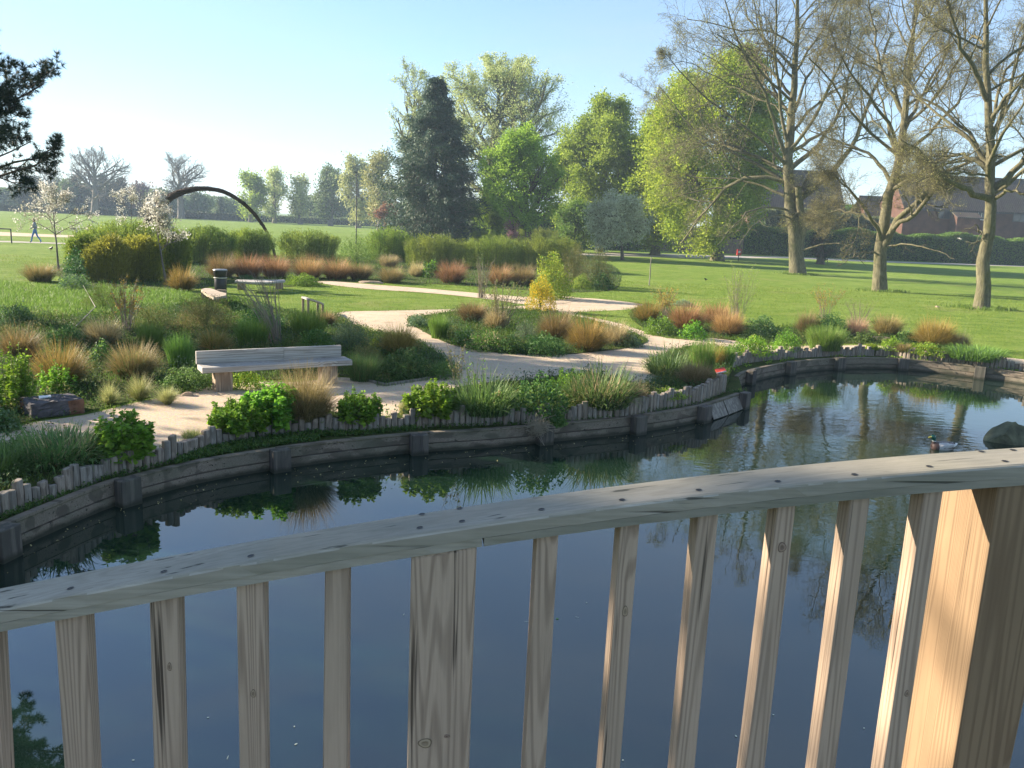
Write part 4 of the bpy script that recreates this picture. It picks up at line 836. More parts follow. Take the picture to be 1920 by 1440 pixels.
# ---- three big bare oaks on the right lawn
def oak(label, seed, D, bx, paths, box, leafn, lsize=.085, m1=4, name='bare_oak', minr=.0065, rndl=8):
    rng = np.random.default_rng(seed); c, r = crown_px(*box, D, .8); env = (np.array(c), np.array(r)); b = base_at(bx, D); bb = np.array(list(b))
    root = thing(name, label, 'tree', tuple(b), group='bare oaks on the right lawn'); g = Geo(); lim = []
    for (pts, r0, r1, dd_) in paths:
        k = len(pts); q = np.array([list(W(x, y, D+dd_*i/(k-1))) for i, (x, y) in enumerate(pts)])
        if pts[0][1] > 480: q[0] = bb-np.array([0, 0, .2])
        K = 14; q = polyr(q, K)
        for _ in range(2): q[1:-1] = (q[:-2]+2*q[1:-1]+q[2:])/4
        q[1:-1] += rng.normal(0, .05, (K-2, 3)); rr = r0+(r1-r0)*np.linspace(0, 1, K)**.8
        if r0 > .3: rr[0] *= 1.12
        tubes(g, q, rr, 12 if r0 > .25 else 8); lim.append((q, rr))
    Q = np.stack([q for q, _ in lim]); QR = np.stack([x for _, x in lim])
    trunkQ = Q[:1]; 
    A, AR = children(trunkQ, QR[:1], rndl, .3, .95, (.8, 1.4), (.38, .6), 10, .13, .25, env, .5, rng, .02); tubes(g, A, AR, 6)
    bg_ = np.array([x[1] > .1 for x in paths]); B, BR = children(Q[bg_], QR[bg_], m1+6, .3, 1., (.5, 1.15), (.45, .8), 9, .17, .12, env, .42, rng, .014); tubes(g, B, BR, 6)
    Bs, BRs = children(Q[~bg_], QR[~bg_], 5, .3, 1., (.5, 1.1), (.4, .7), 9, .17, .1, env, .5, rng, .012); tubes(g, Bs, BRs, 5); Bs, BRs = children(Bs, BRs, 4, .2, 1., (.4, 1.), (.4, .7), 6, .2, .1, None, .5, rng, .007); tubes(g, Bs, BRs, 3)
    B = np.concatenate([B, A[:, ::1][:, np.round(np.linspace(0, 9, 9)).astype(int)]]); BR = np.concatenate([BR, AR[:, np.round(np.linspace(0, 9, 9)).astype(int)]])
    Cc, CR_ = children(B, BR, 8, .18, 1., (.4, 1.1), (.4, .68), 7, .19, .1, env, .55, rng, minr*1.4); tubes(g, Cc, CR_, 4)
    Dd, DR = children(Cc, CR_, 7, .12, 1., (.4, 1.1), (.4, .65), 5, .22, .05, None, .6, rng, minr, lmin=.5); tubes(g, Dd, DR, 3)
    E, ER = children(Dd, DR, 4, .1, 1., (.4, 1.1), (.4, .8), 4, .25, .05, None, .7, rng, minr*.8, lmin=.3); tubes(g, E, ER, 3)
    for k in range(len(g.V)): g.V[k] = g.V[k]-bb
    link('trunk', g.mesh('trunk', M_BARK, True), root)
    C, dr, j = scatter_on(E, leafn, .05, rng, .3); g = Geo(); leaves(g, C-bb, lsize, .55, np.clip(clumptint(C, 1.5, rng)+rng.normal(0, .25, len(C)), 0, 1), rng=rng); link('crown', g.mesh('crown', LG_OLIVE), root); return root
oak('bare oak with a forked trunk, leftmost of the three big oaks on the lawn', 21, 61, 1497, [
    ([(1497, 512), (1495, 465), (1488, 430), (1479, 380), (1477, 335), (1474, 290), (1486, 230), (1490, 150), (1493, 60), (1496, -80)], .58, .06, 0),
    ([(1496, 470), (1506, 430), (1501, 395), (1500, 372), (1497, 350)], .34, .24, -1),
    ([(1500, 372), (1530, 348), (1572, 318), (1605, 262), (1640, 170), (1672, 60)], .24, .05, -4),
    ([(1478, 350), (1462, 330), (1425, 312), (1380, 288), (1320, 258), (1275, 215), (1235, 160)], .16, .02, 3),
    ([(1476, 300), (1455, 240), (1435, 170), (1395, 110), (1370, 40), (1350, -40)], .17, .03, -3),
    ([(1478, 320), (1510, 295), (1545, 262), (1580, 200), (1600, 110), (1640, 20)], .2, .04, 4),
    ([(1476, 312), (1442, 272), (1400, 238), (1340, 200), (1280, 140), (1240, 90)], .14, .02, -4), ([(1479, 372), (1430, 348), (1372, 332), (1310, 335), (1262, 320)], .115, .02, 5), ([(1475, 290), (1520, 240), (1545, 180), (1590, 90), (1600, -20)], .15, .03, -5),
    ([(1480, 395), (1440, 388), (1400, 395), (1370, 430), (1345, 460)], .09, .02, -5),
    ([(1484, 410), (1450, 402), (1410, 420), (1385, 460)], .07, .015, -6),
    ([(1495, 470), (1530, 462), (1570, 455), (1605, 470), (1625, 500)], .08, .015, -5),
    ([(1489, 210), (1510, 150), (1545, 90), (1570, 10)], .14, .03, 3)], (1200, 1650, -120, 480), 34000, lsize=.08)
oak('bare oak with a slanting double limb, middle one of the three big oaks', 22, 46, 1650, [
    ([(1650, 545), (1653, 495), (1652, 440), (1656, 400), (1672, 345), (1690, 290), (1700, 220), (1706, 140), (1712, 50), (1715, -80)], .40, .04, 0),
    ([(1654, 470), (1672, 430), (1690, 402), (1730, 372), (1755, 335), (1775, 318), (1820, 305), (1870, 280)], .22, .05, -3),
    ([(1660, 445), (1690, 415), (1738, 380), (1762, 335), (1768, 322)], .14, .08, -4),
    ([(1652, 455), (1640, 420), (1620, 385), (1590, 350), (1560, 325), (1530, 315)], .12, .02, -3),
    ([(1672, 345), (1650, 300), (1610, 275), (1560, 262), (1510, 240)], .13, .02, 3),
    ([(1690, 290), (1660, 220), (1620, 170), (1580, 120), (1550, 40)], .12, .02, -3),
    ([(1652, 425), (1610, 400), (1565, 395), (1525, 410)], .11, .02, 3), ([(1700, 220), (1650, 140), (1640, 60), (1620, -40)], .12, .03, 4), ([(1686, 300), (1740, 250), (1800, 190), (1830, 100)], .12, .02, -4),
    ([(1652, 480), (1625, 470), (1600, 480), (1570, 500)], .06, .012, -3),
    ([(1656, 465), (1700, 455), (1750, 470), (1790, 485)], .06, .012, -4),
    ([(1698, 240), (1730, 170), (1770, 110), (1790, 20)], .12, .02, 3)], (1490, 1860, -120, 490), 32000, lsize=.06, minr=.0055)
oak('bare oak with a tall straight trunk, rightmost of the three big oaks', 23, 37, 1840, [
    ([(1840, 579), (1846, 520), (1852, 450), (1858, 380), (1861, 310), (1857, 240), (1848, 160), (1852, 90), (1848, 0), (1845, -100)], .34, .05, 0),
    ([(1857, 372), (1822, 362), (1780, 342), (1745, 305), (1718, 275), (1690, 262)], .17, .02, -2),
    ([(1858, 318), (1830, 300), (1795, 288), (1745, 292), (1700, 288)], .13, .015, 2),
    ([(1852, 190), (1835, 140), (1800, 90), (1780, 20), (1760, -60)], .13, .03, -2),
    ([(1861, 352), (1885, 335), (1920, 300), (1955, 240), (1980, 160)], .18, .04, 1),
    ([(1860, 375), (1890, 358), (1930, 362), (1975, 380)], .09, .015, -3),
    ([(1858, 260), (1885, 200), (1905, 120), (1930, 30)], .12, .03, 2),
    ([(1856, 330), (1800, 320), (1740, 330), (1700, 350)], .06, .012, -3),
    ([(1861, 330), (1825, 255), (1765, 205), (1705, 165), (1680, 110)], .115, .02, 3), ([(1856, 230), (1895, 170), (1940, 130), (1990, 60)], .1, .02, -3),
    ([(1848, 460), (1842, 435), (1828, 422)], .045, .03, -.3)], (1670, 2070, -160, 470), 24000, lsize=.048, minr=.0045, m1=2, rndl=6)
ps = W(1843, 457, 36.6); o = link('pruned_stub', None); bpy.data.objects.remove(o)

# ---- mid-distance broadleaf trees
tree_px('spring_tree', 'bright green leafy tree between the silver tree and the first bare oak', 1345, 82, (1200, 1472, 96, 500), LG_LIME, M_BARK, 31, .5, nleaf=75000, lsize=.22, fill=.8, limbs=22, m2=8, m3=7, start=.10, jit=.40, lup=.1)
tree_px('spring_tree', 'lime green tree directly behind the silver weeping tree', 1228, 90, (1158, 1335, 205, 485), LG_LIME, M_BARK, 32, .4, nleaf=42000, lsize=.24, fill=.8, limbs=18, m2=8, m3=6, start=.12, jit=.42, lup=.1)
tree_px('spring_tree', 'tall mid green tree to the left of the silver weeping tree', 1125, 94, (1028, 1236, 196, 478), LG_SPRING, M_BARK, 33, .4, nleaf=55000, lsize=.24, fill=.8, limbs=20, m2=8, m3=6, start=.12, jit=.42, lup=.15)
tree_px('round_tree', 'round crowned small leaved tree with many upright limbs right of the dark conifer', 993, 76, (900, 1050, 244, 432), LG_SPRING, M_BARKD, 34, .32, fill=.35, nleaf=34000, lsize=.17, limbs=30, m2=7, m3=5, m4=2, start=.2, jit=.2, lup=.45, ang=(.3, .95), minr=.014)
tree_px('bushy_tree', 'small fresh green tree filling the gap between dark conifer and round tree', 922, 84, (885, 955, 335, 440), LG_SPRING, M_BARKD, 35, .15, nleaf=14000, lsize=.2, limbs=16, start=.08, jit=.35)
tree_px('bushy_tree', 'low leafy undergrowth tree below the tall mid green tree', 1075, 88, (1035, 1125, 385, 448), LG_MID, M_BARKD, 36, .15, nleaf=12000, lsize=.2, limbs=16, start=.05, jit=.35)
tree_px('blossom_tree', 'small pink flowering tree glimpsed under the round crowned tree', 962, 82, (948, 978, 372, 440), LG_PINK, M_BARKD, 37, .1, nleaf=4500, lsize=.17, limbs=10, start=.25, jit=.2)
tree_px('blossom_tree', 'small rust coloured tree far off left of the dark conifer', 728, 130, (706, 745, 385, 428), LG_RUST, M_BARKD, 38, .15, nleaf=3500, lsize=.3, limbs=10, start=.25, jit=.3, minr=.02)
tree_px('silver_tree', 'silver grey weeping tree with a rounded crown on the lawn', 1167, 74, (1098, 1222, 360, 462), LG_SILVER, M_BARKD, 39, .13, fill=.3, nleaf=11000, lsize=.27, asp=.28, limbs=26, m2=8, m3=6, start=.32, jit=.3, lup=-.35, ang=(.7, 1.4))
tree_px('poplar', 'very tall pale half leafed poplar with mistletoe balls behind the round tree', 905, 118, (785, 1092, 102, 440), LG_PALE, M_BARK, 40, .9, fill=.3, nleaf=46000, lsize=.21, limbs=26, m2=8, m3=7, m4=3, start=.25, jit=.22, lup=.2, ang=(.35, 1.0), minr=.02, budw=1)
tree_px('poplar', 'pale nearly bare poplar showing to the left behind the dark conifer', 770, 128, (708, 850, 118, 410), LG_PALE, M_BARK, 41, .7, nleaf=9000, lsize=.22, limbs=18, m2=8, m3=6, m4=3, start=.25, jit=.22, lup=.45, ang=(.35, 1.0), minr=.022)
mi = [(893, 192), (930, 150), (912, 205), (925, 230), (918, 218), (948, 158), (986, 210), (896, 240), (935, 245), (945, 232), (916, 262), (1000, 172)]
gM = Geo()
for k, (x, y) in enumerate(mi):
    c = np.array(list(W(x, y, 116))); n = 500; C = norm(RNG.normal(size=(n, 3)))*RNG.uniform(.1, 1, (n, 1))**.5*RNG.uniform(.35, .62); g = Geo(); leaves(g, C, .16, .4)
    tag(link('mistletoe', g.mesh('mistletoe', leafmat('mistletoe_leaf', (.07, .08, .02), (.16, .17, .05), .3)), None, tuple(c)), ['mistletoe ball highest but one, left of the poplar centre', 'topmost mistletoe ball in the pale poplar', 'mistletoe ball near the poplar centre, below the two highest', 'lower mistletoe ball of the close pair at the poplar centre', 'upper mistletoe ball of the close pair at the poplar centre', 'mistletoe ball right of the topmost one in the poplar', 'mistletoe ball hanging alone at the right of the poplar crown', 'leftmost mistletoe ball, low in the poplar by the conifer', 'left ball of the low mistletoe pair in the poplar', 'right ball of the low mistletoe pair in the poplar', 'lowest mistletoe ball, above the round crowned tree', 'far right mistletoe ball in the upper poplar'][k], 'mistletoe', 'mistletoe balls in the poplar')
# ---- hazy far trees on the left
LG_FAR = leafmat('leaf_far_green', (.10, .15, .06), (.20, .26, .11), .35)
tree_px('bare_tree', 'large hazy leafless tree on the far left skyline', 178, 225, (108, 254, 276, 400), LG_OLIVE, M_BARKG, 50, .9, nleaf=0, limbs=22, m2=8, m3=7, m4=3, start=.25, lup=.2, minr=.03, ang=(.6, 1.35))
tree_px('bare_tree', 'hazy leafless tree rising behind the woven arch', 340, 225, (276, 396, 286, 400), LG_OLIVE, M_BARKG, 51, .8, nleaf=0, limbs=20, m2=8, m3=7, m4=3, start=.25, lup=.2, minr=.03, ang=(.6, 1.35))
tree_px('bare_tree', 'pale leafless tree half hidden behind the left blossom tree', 98, 215, (62, 130, 300, 400), LG_OLIVE, M_BARKG, 52, .5, nleaf=0, limbs=16, m2=7, m3=6, m4=2, start=.25, minr=.035)
for i, (bx, D, box, lm_, lb, n) in enumerate([
    (470, 210, (442, 500, 325, 418), LG_SPRING, 'fresh green tree at the left end of the hazy row right of the arch', 7000),
    (515, 215, (482, 545, 316, 418), LG_PALE, 'pale thin leaved tree, tallest of the hazy row right of the arch', 4500),
    (563, 215, (543, 582, 328, 418), LG_PALE, 'slim pale tree in the hazy row between two fuller trees', 3000),
    (620, 205, (581, 668, 320, 420), LG_FAR, 'broad dark green hazy tree left of the lamp post', 11000),
    (672, 190, (640, 705, 292, 420), LG_PALE, 'pale hazy tree just behind the lamp post', 7000),
    (712, 170, (684, 748, 288, 420), LG_OLIVE, 'yellowish hazy tree at the left flank of the dark conifer', 8000)]):
    tree_px('hazy_tree', lb, bx, D, box, lm_, M_BARKG, 60+i, .5, nleaf=n, lsize=.5, limbs=18, m2=7, m3=6, m4=0, start=.1, jit=.7, minr=.035, lup=.4)
for i, (bx, D, box, lm_, lb, n) in enumerate([
    (65, 240, (30, 100, 338, 402), LG_DARK, 'dark hazy tree nearest the left pine on the skyline', 6000),
    (118, 235, (92, 150, 345, 402), LG_FAR, 'dull green hazy tree below the pale leafless tree', 5000),
    (150, 240, (128, 178, 350, 403), LG_FAR, 'rounded hazy tree left of the large leafless tree trunk', 5000),
    (208, 238, (182, 238, 346, 404), LG_DARK, 'dark hazy tree right of the large leafless tree trunk', 6000),
    (258, 245, (232, 300, 352, 405), LG_TWIGPINK, 'pinkish brown twiggy tree mass left of the arch', 6000),
    (300, 240, (275, 335, 362, 405), LG_FAR, 'low hazy green tree at the left foot of the arch', 5000),
    (365, 240, (345, 396, 366, 406), LG_FAR, 'low hazy green tree seen inside the arch', 5000),
    (420, 250, (395, 448, 382, 410), LG_FAR, 'low distant bushy tree inside the right half of the arch', 5000)]):
    tree_px('hazy_tree', lb, bx, D, box, lm_, M_BARKG, 70+i, .4, nleaf=n, lsize=.6, limbs=14, m2=6, m3=5, start=.05, jit=.9, minr=.04, lup=.2)
# far low hedge at the edge of the field
def hedge(label, pts, h, wdt, lm_, n, ls, name='hedge', z=G0, cat='hedge', group=None):
    a = resample([Vector(p[:2]) for p in pts], .5 if h < 5 else 2); L_ = len(a); g = Geo(); k = RNG.integers(0, L_, n); s = RNG.uniform(-1, 1, n); zz = RNG.uniform(0, 1, n)
    face = RNG.uniform(0, 1, n); top = face < .4; s = np.where(top, s, np.sign(s)*RNG.uniform(.75, 1.02, n)); zz = np.where(top, RNG.uniform(.88, 1.03, n), zz)
    t = norm(np.gradient(a, axis=0)); nr = np.column_stack([-t[:, 1], t[:, 0]]); wob_ = np.sin(np.arange(L_)*.7)*.05+np.sin(np.arange(L_)*.23+1)*.06
    C = np.column_stack([a[k]+t[k]*RNG.uniform(-.6, .6, (n, 1))*(.5 if h < 5 else 2)+nr[k]*(s*wdt/2*(1+wob_[k]))[:, None]+RNG.normal(0, .15*ls*3, (n, 2)), z+zz*h*(1+wob_[k])])
    leaves(g, C, ls, .7); root = thing(name, label, cat, group=group); link('foliage', g.mesh('foliage', lm_), root)
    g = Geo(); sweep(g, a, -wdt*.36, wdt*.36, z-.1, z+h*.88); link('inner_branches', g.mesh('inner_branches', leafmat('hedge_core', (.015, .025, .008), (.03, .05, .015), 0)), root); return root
hedge('dark low hedge along the far edge of the field at the left', [base_at(x, 228) for x in (-120, 0, 150, 300, 450)], 1.9, 3, LG_DARK, 9000, .5)
hedge('dark low hedge along the far edge of the field right of the arch', [base_at(x, 230) for x in (455, 560, 660, 760)], 1.8, 3, LG_FAR, 6000, .5)
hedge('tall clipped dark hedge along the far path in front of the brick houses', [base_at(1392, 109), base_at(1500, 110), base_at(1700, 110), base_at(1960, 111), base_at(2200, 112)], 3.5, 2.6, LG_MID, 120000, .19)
LG_FARM = LG_FAR
for i, (x0, x1, h, D) in enumerate([(-200, 120, 8, 285), (120, 330, 6.5, 290), (330, 480, 5, 300), (480, 700, 8, 260), (700, 1000, 10, 190), (1000, 1420, 11, 150), (1420, 1600, 6, 175)]):
    pass
# conifer shapes on the far skyline
def conifer(label, bx, D, yt, w, seed, lm_, n, ls, name='conifer', tr=.25, yb=None, droop=-.12, cat='tree', rows=26, per=9, sub=8, narrow=1., group=None, prof=None, bark=None, jit=.2, core=0):
    rng = np.random.default_rng(seed); b = base_at(bx, D); bb = np.array(list(b)); Zt = W(bx, yt, D).z; H = Zt-b.z; rad = w/2/F*D
    root = thing(name, label, cat, tuple(b), group=group); g = Geo(); K = 12; t = np.linspace(0, 1, K); tr_ = np.column_stack([rng.normal(0, .02, K)*H*.05, rng.normal(0, .02, K)*H*.05, t*H*.99-.1]); tubes(g, tr_, tr*(1.05-t), 8)
    z = np.repeat(np.linspace(.07, .985, rows)**.92, per)+rng.normal(0, .012, rows*per); z = np.clip(z, .05, .99); az = rng.uniform(0, 6.283, len(z))
    pr = prof(z) if prof else np.clip(1.04-z, .03, 1)**.75*np.minimum(1, .75+z*1.2)
    Ln = rad*pr*rng.uniform(.5, 1.15, len(z)); K2 = 7; s = np.linspace(0, 1, K2)[None]
    rr = Ln[:, None]*s; zz = z[:, None]*H+Ln[:, None]*(droop*s*2+.34*s**2.2)
    P1 = np.stack([rr*np.cos(az)[:, None], rr*np.sin(az)[:, None], zz], -1)+rng.normal(0, .02, (len(z), K2, 3))*Ln[:, None, None]*.8; R1 = (.012+Ln*.012)[:, None]*np.linspace(1, .3, K2)[None]; tubes(g, P1, R1, 4)
    P2, R2 = children(P1, R1, sub, .2, 1., (.5, 1.0), (.22, .38), 4, .12, -.15, None, .5, rng, .008, lmin=.3); tubes(g, P2, R2, 3)
    link('trunk', g.mesh('trunk', bark or M_BARKD, True), root)
    C, dr, j = scatter_on(P2, n, jit, rng, 0.); g = Geo(); ti = np.clip(clumptint(C, rad*.25, rng)+rng.normal(0, .2, n), 0, 1)
    leaves(g, C-dr*0, ls, .16, ti, dirs=norm(dr+np.array([0, 0, -.5])), rng=rng); link('crown', g.mesh('crown', lm_), root); return root
conifer('narrow hazy conifer spire beside the large leafless tree', 142, 236, 335, 34, 80, LG_DARK, 3500, .9, rows=12, per=6, jit=.5)
conifer('pointed hazy conifer right of the large leafless tree', 230, 236, 337, 32, 81, LG_DARK, 3500, .9, rows=12, per=6, jit=.5)
conifer('broad layered hazy cedar behind the large leafless tree', 196, 240, 330, 60, 82, LG_DARK, 4000, .9, rows=9, per=7, jit=.5)
conifer('small hazy conifer inside the arch at its right', 414, 245, 372, 16, 83, LG_DARK, 1500, .8, rows=9, per=5, jit=.4)
conifer('large dark blue green conifer standing behind the hedges in mid scene', 812, 80, 152, 182, 84, LG_PINE, 85000, .45, name='dark_conifer', tr=.34, rows=30, per=10, sub=10, droop=-.2, jit=.2, bark=M_BARKG, prof=lambda z: np.clip(np.interp(z, [0, .12, .3, .5, .7, .85, 1], [1.15, 1.35, 1.3, 1.02, .64, .34, .05]), 0, 1))
# ---- pine at the left edge (trunk out of frame)
def pine(label, base, H, rad, seed, rows=15, per=7, nt=5200, name='pine_tree', zlo=.12):
    rng = np.random.default_rng(seed); bb = np.array(list(base)); root = thing(name, label, 'tree', tuple(base)); g = Geo(); K = 12; t = np.linspace(0, 1, K)
    tubes(g, np.column_stack([rng.normal(0, .06, K), rng.normal(0, .06, K), t*H*.98-.1]), .32*(1.08-t), 10)
    z = np.clip(np.repeat(np.linspace(zlo, .97, rows), per)+rng.normal(0, .015, rows*per), .05, .99); az = rng.uniform(0, 6.283, len(z)); Ln = rad*np.interp(z, [0, .2, .27, .31, .35, .50, .58, .9, 1], [.95, 1.12, 1.08, .75, .28, .28, .88, .6, .15])*rng.uniform(.6, 1.08, len(z)); s = np.linspace(0, 1, 8)[None]
    zz = z[:, None]*H+Ln[:, None]*(-.12*s+.38*s**2); P1 = np.stack([Ln[:, None]*s*np.cos(az)[:, None], Ln[:, None]*s*np.sin(az)[:, None], zz], -1)+rng.normal(0, .05, (len(z), 8, 3)); R1 = (.02+Ln*.012)[:, None]*np.linspace(1, .25, 8)[None]; tubes(g, P1, R1, 5)
    P2, R2 = children(P1, R1, 8, .25, 1., (.5, 1.1), (.25, .45), 5, .12, .35, None, .5, rng, .008); tubes(g, P2, R2, 4); P3, R3 = children(P2, R2, 8, .1, 1., (.4, 1.), (.3, .5), 3, .1, .3, None, .6, rng, .005, lmin=.15); tubes(g, P3, R3, 3)
    link('trunk', g.mesh('trunk', M_BARKD, True), root)
    A = np.concatenate([P2[:, -1], P3[:, -1], P3[:, 1]]); dA = norm(np.concatenate([P2[:, -1]-P2[:, -2], P3[:, -1]-P3[:, -2], P3[:, 2]-P3[:, 1]])); k = rng.permutation(len(A))[:nt]; A = A[k]; dA = dA[k]; nn = 26
    C = np.repeat(A, nn, 0); d = norm(np.repeat(dA, nn, 0)*.9+norm(rng.normal(size=(len(A)*nn, 3)))); ln = .17; C = C+d*ln*.5; gg = Geo(); N = len(C)
    sd_ = norm(np.cross(d, rng.normal(size=(N, 3))))*.0075; e = d*ln*.5*rng.uniform(.7, 1.2, (N, 1)); v = np.stack([C-e-sd_, C-e+sd_, C+e], 1); gg.add(v, t=np.arange(N*3).reshape(-1, 3), tint=np.repeat(rng.uniform(0, 1, N), 3)); link('crown', gg.mesh('crown', LG_PINE2), root); return root
pb_ = base_at(-150, 21); pine('dark pine reaching in from the left edge of the photo', pb_, 20, 3.3, 90, nt=30000, zlo=.185, per=11, rows=20)
# ================================================================== HOUSES beyond the hedge
M_GLASS = plain('window_glass', (.03, .04, .05), .08, .6, var=.1, bump=0); M_FRAME = plain('dark_window_frame', (.05, .045, .04), .5)
def house(label, xl, xr, D, depth, eave_py, ridge_py, wins, rz=0., porch=None, gable_left=True, name='brick_house'):
    a, b = base_at(xl, D), base_at(xr, D); wid = (b-a).length; root = thing(name, label, 'house', ((a.x+b.x)/2, D, G0), rz, 'brick houses beyond the hedge')
    xm = (xl+xr)/2; ez = W(xm, eave_py, D).z-G0; rzt = W(xm, ridge_py, D+depth/2).z-G0; h = wid/2
    g = Geo(); v = [[-h, 0, -1], [h, 0, -1], [h, depth, -1], [-h, depth, -1], [-h, 0, ez], [h, 0, ez], [h, depth, ez], [-h, depth, ez], [-h, depth/2, rzt-.1], [h, depth/2, rzt-.1]]
    g.add(v, q=[[0, 1, 5, 4], [1, 2, 6, 5], [2, 3, 7, 6], [3, 0, 4, 7]], t=[[4, 8, 7], [5, 6, 9]]); link('wall', g.mesh('wall', M_BRICK), root)
    g = Geo(); o_ = .45; ov = o_*(rzt-ez)/(depth/2)
    for s in (0, 1):
        y0 = -o_ if s == 0 else depth+o_; z0 = ez-ov+.08
        hexa(g, [(-h-.25, y0, z0), (h+.25, y0, z0), (h+.25, depth/2, rzt+.05), (-h-.25, depth/2, rzt+.05), (-h-.25, y0, z0+.16), (h+.25, y0, z0+.16), (h+.25, depth/2, rzt+.21), (-h-.25, depth/2, rzt+.21)])
    rf = link('roof', g.mesh('roof', M_TILE), root)
    g = Geo(); boxv(g, -h-.25, h+.25, depth/2-.14, depth/2+.14, rzt+.215, rzt+.33); link('ridge_tiles', g.mesh('ridge_tiles', plain('ridge_clay', (.12, .09, .08), .8)), rf)
    g = Geo(); boxv(g, -h-.2, h+.2, -.62, -.47, ez-ov-.02, ez-ov+.10); link('gutter', g.mesh('gutter', M_BLACK), root)
    for (x0, x1, y0, y1) in wins:
        p0 = W(x0, y0, D); p1 = W(x1, y1, D); X0, X1, Z0, Z1 = p0.x-root.location.x, p1.x-root.location.x, p1.z-G0, p0.z-G0
        g = Geo(); t_ = .09; boxv(g, X0, X1, -.06, -.003, Z0, Z0+t_); boxv(g, X0, X1, -.06, -.003, Z1-t_, Z1); boxv(g, X0, X0+t_, -.058, -.005, Z0+t_, Z1-t_); boxv(g, X1-t_, X1, -.058, -.005, Z0+t_, Z1-t_); boxv(g, (X0+X1)/2-t_/2, (X0+X1)/2+t_/2, -.056, -.005, Z0+t_, Z1-t_)
        wn = link('window', g.mesh('window', M_FRAME if y0 % 2 == 0 else M_WHITE), root); g = Geo(); boxv(g, X0+t_, X1-t_, -.03, -.004, Z0+t_, Z1-t_); link('pane', g.mesh('pane', M_GLASS), wn)
    if porch:
        x0, x1, y0, y1, y2 = porch; p0 = W(x0, y0, D-2.2); p1 = W(x1, y1, D-2.2); X0, X1 = p0.x-root.location.x, p1.x-root.location.x; Z1 = W(x0, y0, D).z-G0; Z0 = W(x0, y1, D-2.2).z-G0
        g = Geo(); hexa(g, [(X0-.2, -2.6, Z0), (X1+.2, -2.6, Z0), (X1+.2, -.01, Z1), (X0-.2, -.01, Z1), (X0-.2, -2.6, Z0+.15), (X1+.2, -2.6, Z0+.15), (X1+.2, -.01, Z1+.15), (X0-.2, -.01, Z1+.15)]); link('porch_roof', g.mesh('porch_roof', M_TILE), root)
        g = Geo(); hexa(g, [(X0, -2.2, -1), (X1, -2.2, -1), (X1, -.02, -1), (X0, -.02, -1), (X0, -2.2, Z0+.14), (X1, -2.2, Z0+.14), (X1, -.02, Z1-.02), (X0, -.02, Z1-.02)]); link('extension_wall', g.mesh('extension_wall', M_BRICK), root)
    return root
house('long red brick house with tiled roof and porch, right of the middle oak', 1684, 2080, 128, 9.5, 395, 338, [(1760, 1780, 394, 411), (1834, 1846, 397, 413), (1900, 1925, 400, 417)], porch=(1797, 1838, 396, 409, 455))
house('red brick house with a dark roof showing between the left and middle oaks', 1400, 1572, 138, 10, 388, 322, [(1527, 1545, 382, 398)])
house('low brick house end with a sunlit orange gable behind the middle oak', 1622, 1690, 134, 9, 420, 372, [(1650, 1664, 412, 428)])
# white vehicle roof over the hedge
q = base_at(1826, 122); cv = thing('parked_van', 'pale van whose roof just shows over the clipped hedge', 'van', q); vz = W(1826, 441, 122).z-G0
g = Geo(); prof_ = [(-2.3, .5), (-2.3, vz-.35), (-2.1, vz-.05), (-1.8, vz), (1.0, vz), (1.3, vz-.1), (2.0, vz-.9), (2.6, vz-1.1), (2.75, vz-1.4), (2.75, .5)]; k = len(prof_); g.add([[x, -1, z] for x, z in prof_]+[[x, 1, z] for x, z in prof_], q=[[i, (i+1) % k, k+(i+1) % k, k+i] for i in range(k)], t=[[0, i+1, i] for i in range(1, k-1)]+[[k, k+i, k+i+1] for i in range(1, k-1)]); link('body', g.mesh('body', M_WHITE), cv)
for x in (-1.5, 1.7):
    for y in (-.95, .95):
        g = lathe([(0, -.12), (.36, -.12), (.38, 0), (.36, .12), (0, .12)], 16); w_ = link('wheel', g.mesh('wheel', M_BLACK), cv, (x, y, .38)); w_.rotation_euler = (R(90), 0, 0)
g = Geo(); boxv(g, 1.35, 1.9, -1.005, 1.005, vz-.75, vz-.3); link('windscreen', g.mesh('windscreen', M_GLASS), cv)
# wooden fence and ivy left of the hedge
fa_, fb_ = base_at(1225, 108), base_at(1392, 108); fe = thing('panel_fence', 'dark timber panel fence behind the lime green trees', 'fence'); dv = fb_-fa_
MFN = woodmat('fence_timber', (.26, .20, .14), (.14, .10, .07), 2, ring=8, geo=True, knots=False)
for k in range(6):
    A = fa_+dv*(k/6); g = Geo(); 
    for j in range(14): t0, t1 = j/14*dv.length/6, (j+.92)/14*dv.length/6; boxv(g, t0, t1, -.02, .02, .05, 1.9+.03*((j+k) % 3))
    link('fence_panel', g.mesh('fence_panel', MFN), fe, A, math.atan2(dv.y, dv.x)); g = Geo(); boxv(g, -.07, .05, -.07, .07, -.1, 2.05); link('fence_post', g.mesh('fence_post', MFN), fe, A-Vector((0, .1, 0)))
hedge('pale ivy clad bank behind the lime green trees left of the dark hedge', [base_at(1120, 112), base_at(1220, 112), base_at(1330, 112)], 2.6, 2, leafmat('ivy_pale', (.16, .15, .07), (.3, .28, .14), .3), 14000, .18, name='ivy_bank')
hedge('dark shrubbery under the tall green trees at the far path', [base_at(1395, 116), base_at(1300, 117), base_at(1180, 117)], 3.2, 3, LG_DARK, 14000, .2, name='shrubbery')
hedge('dark undergrowth behind the round crowned tree', [base_at(880, 104), base_at(960, 105), base_at(1060, 105), base_at(1190, 106)], 4.2, 5, LG_MID, 22000, .24, name='shrubbery')
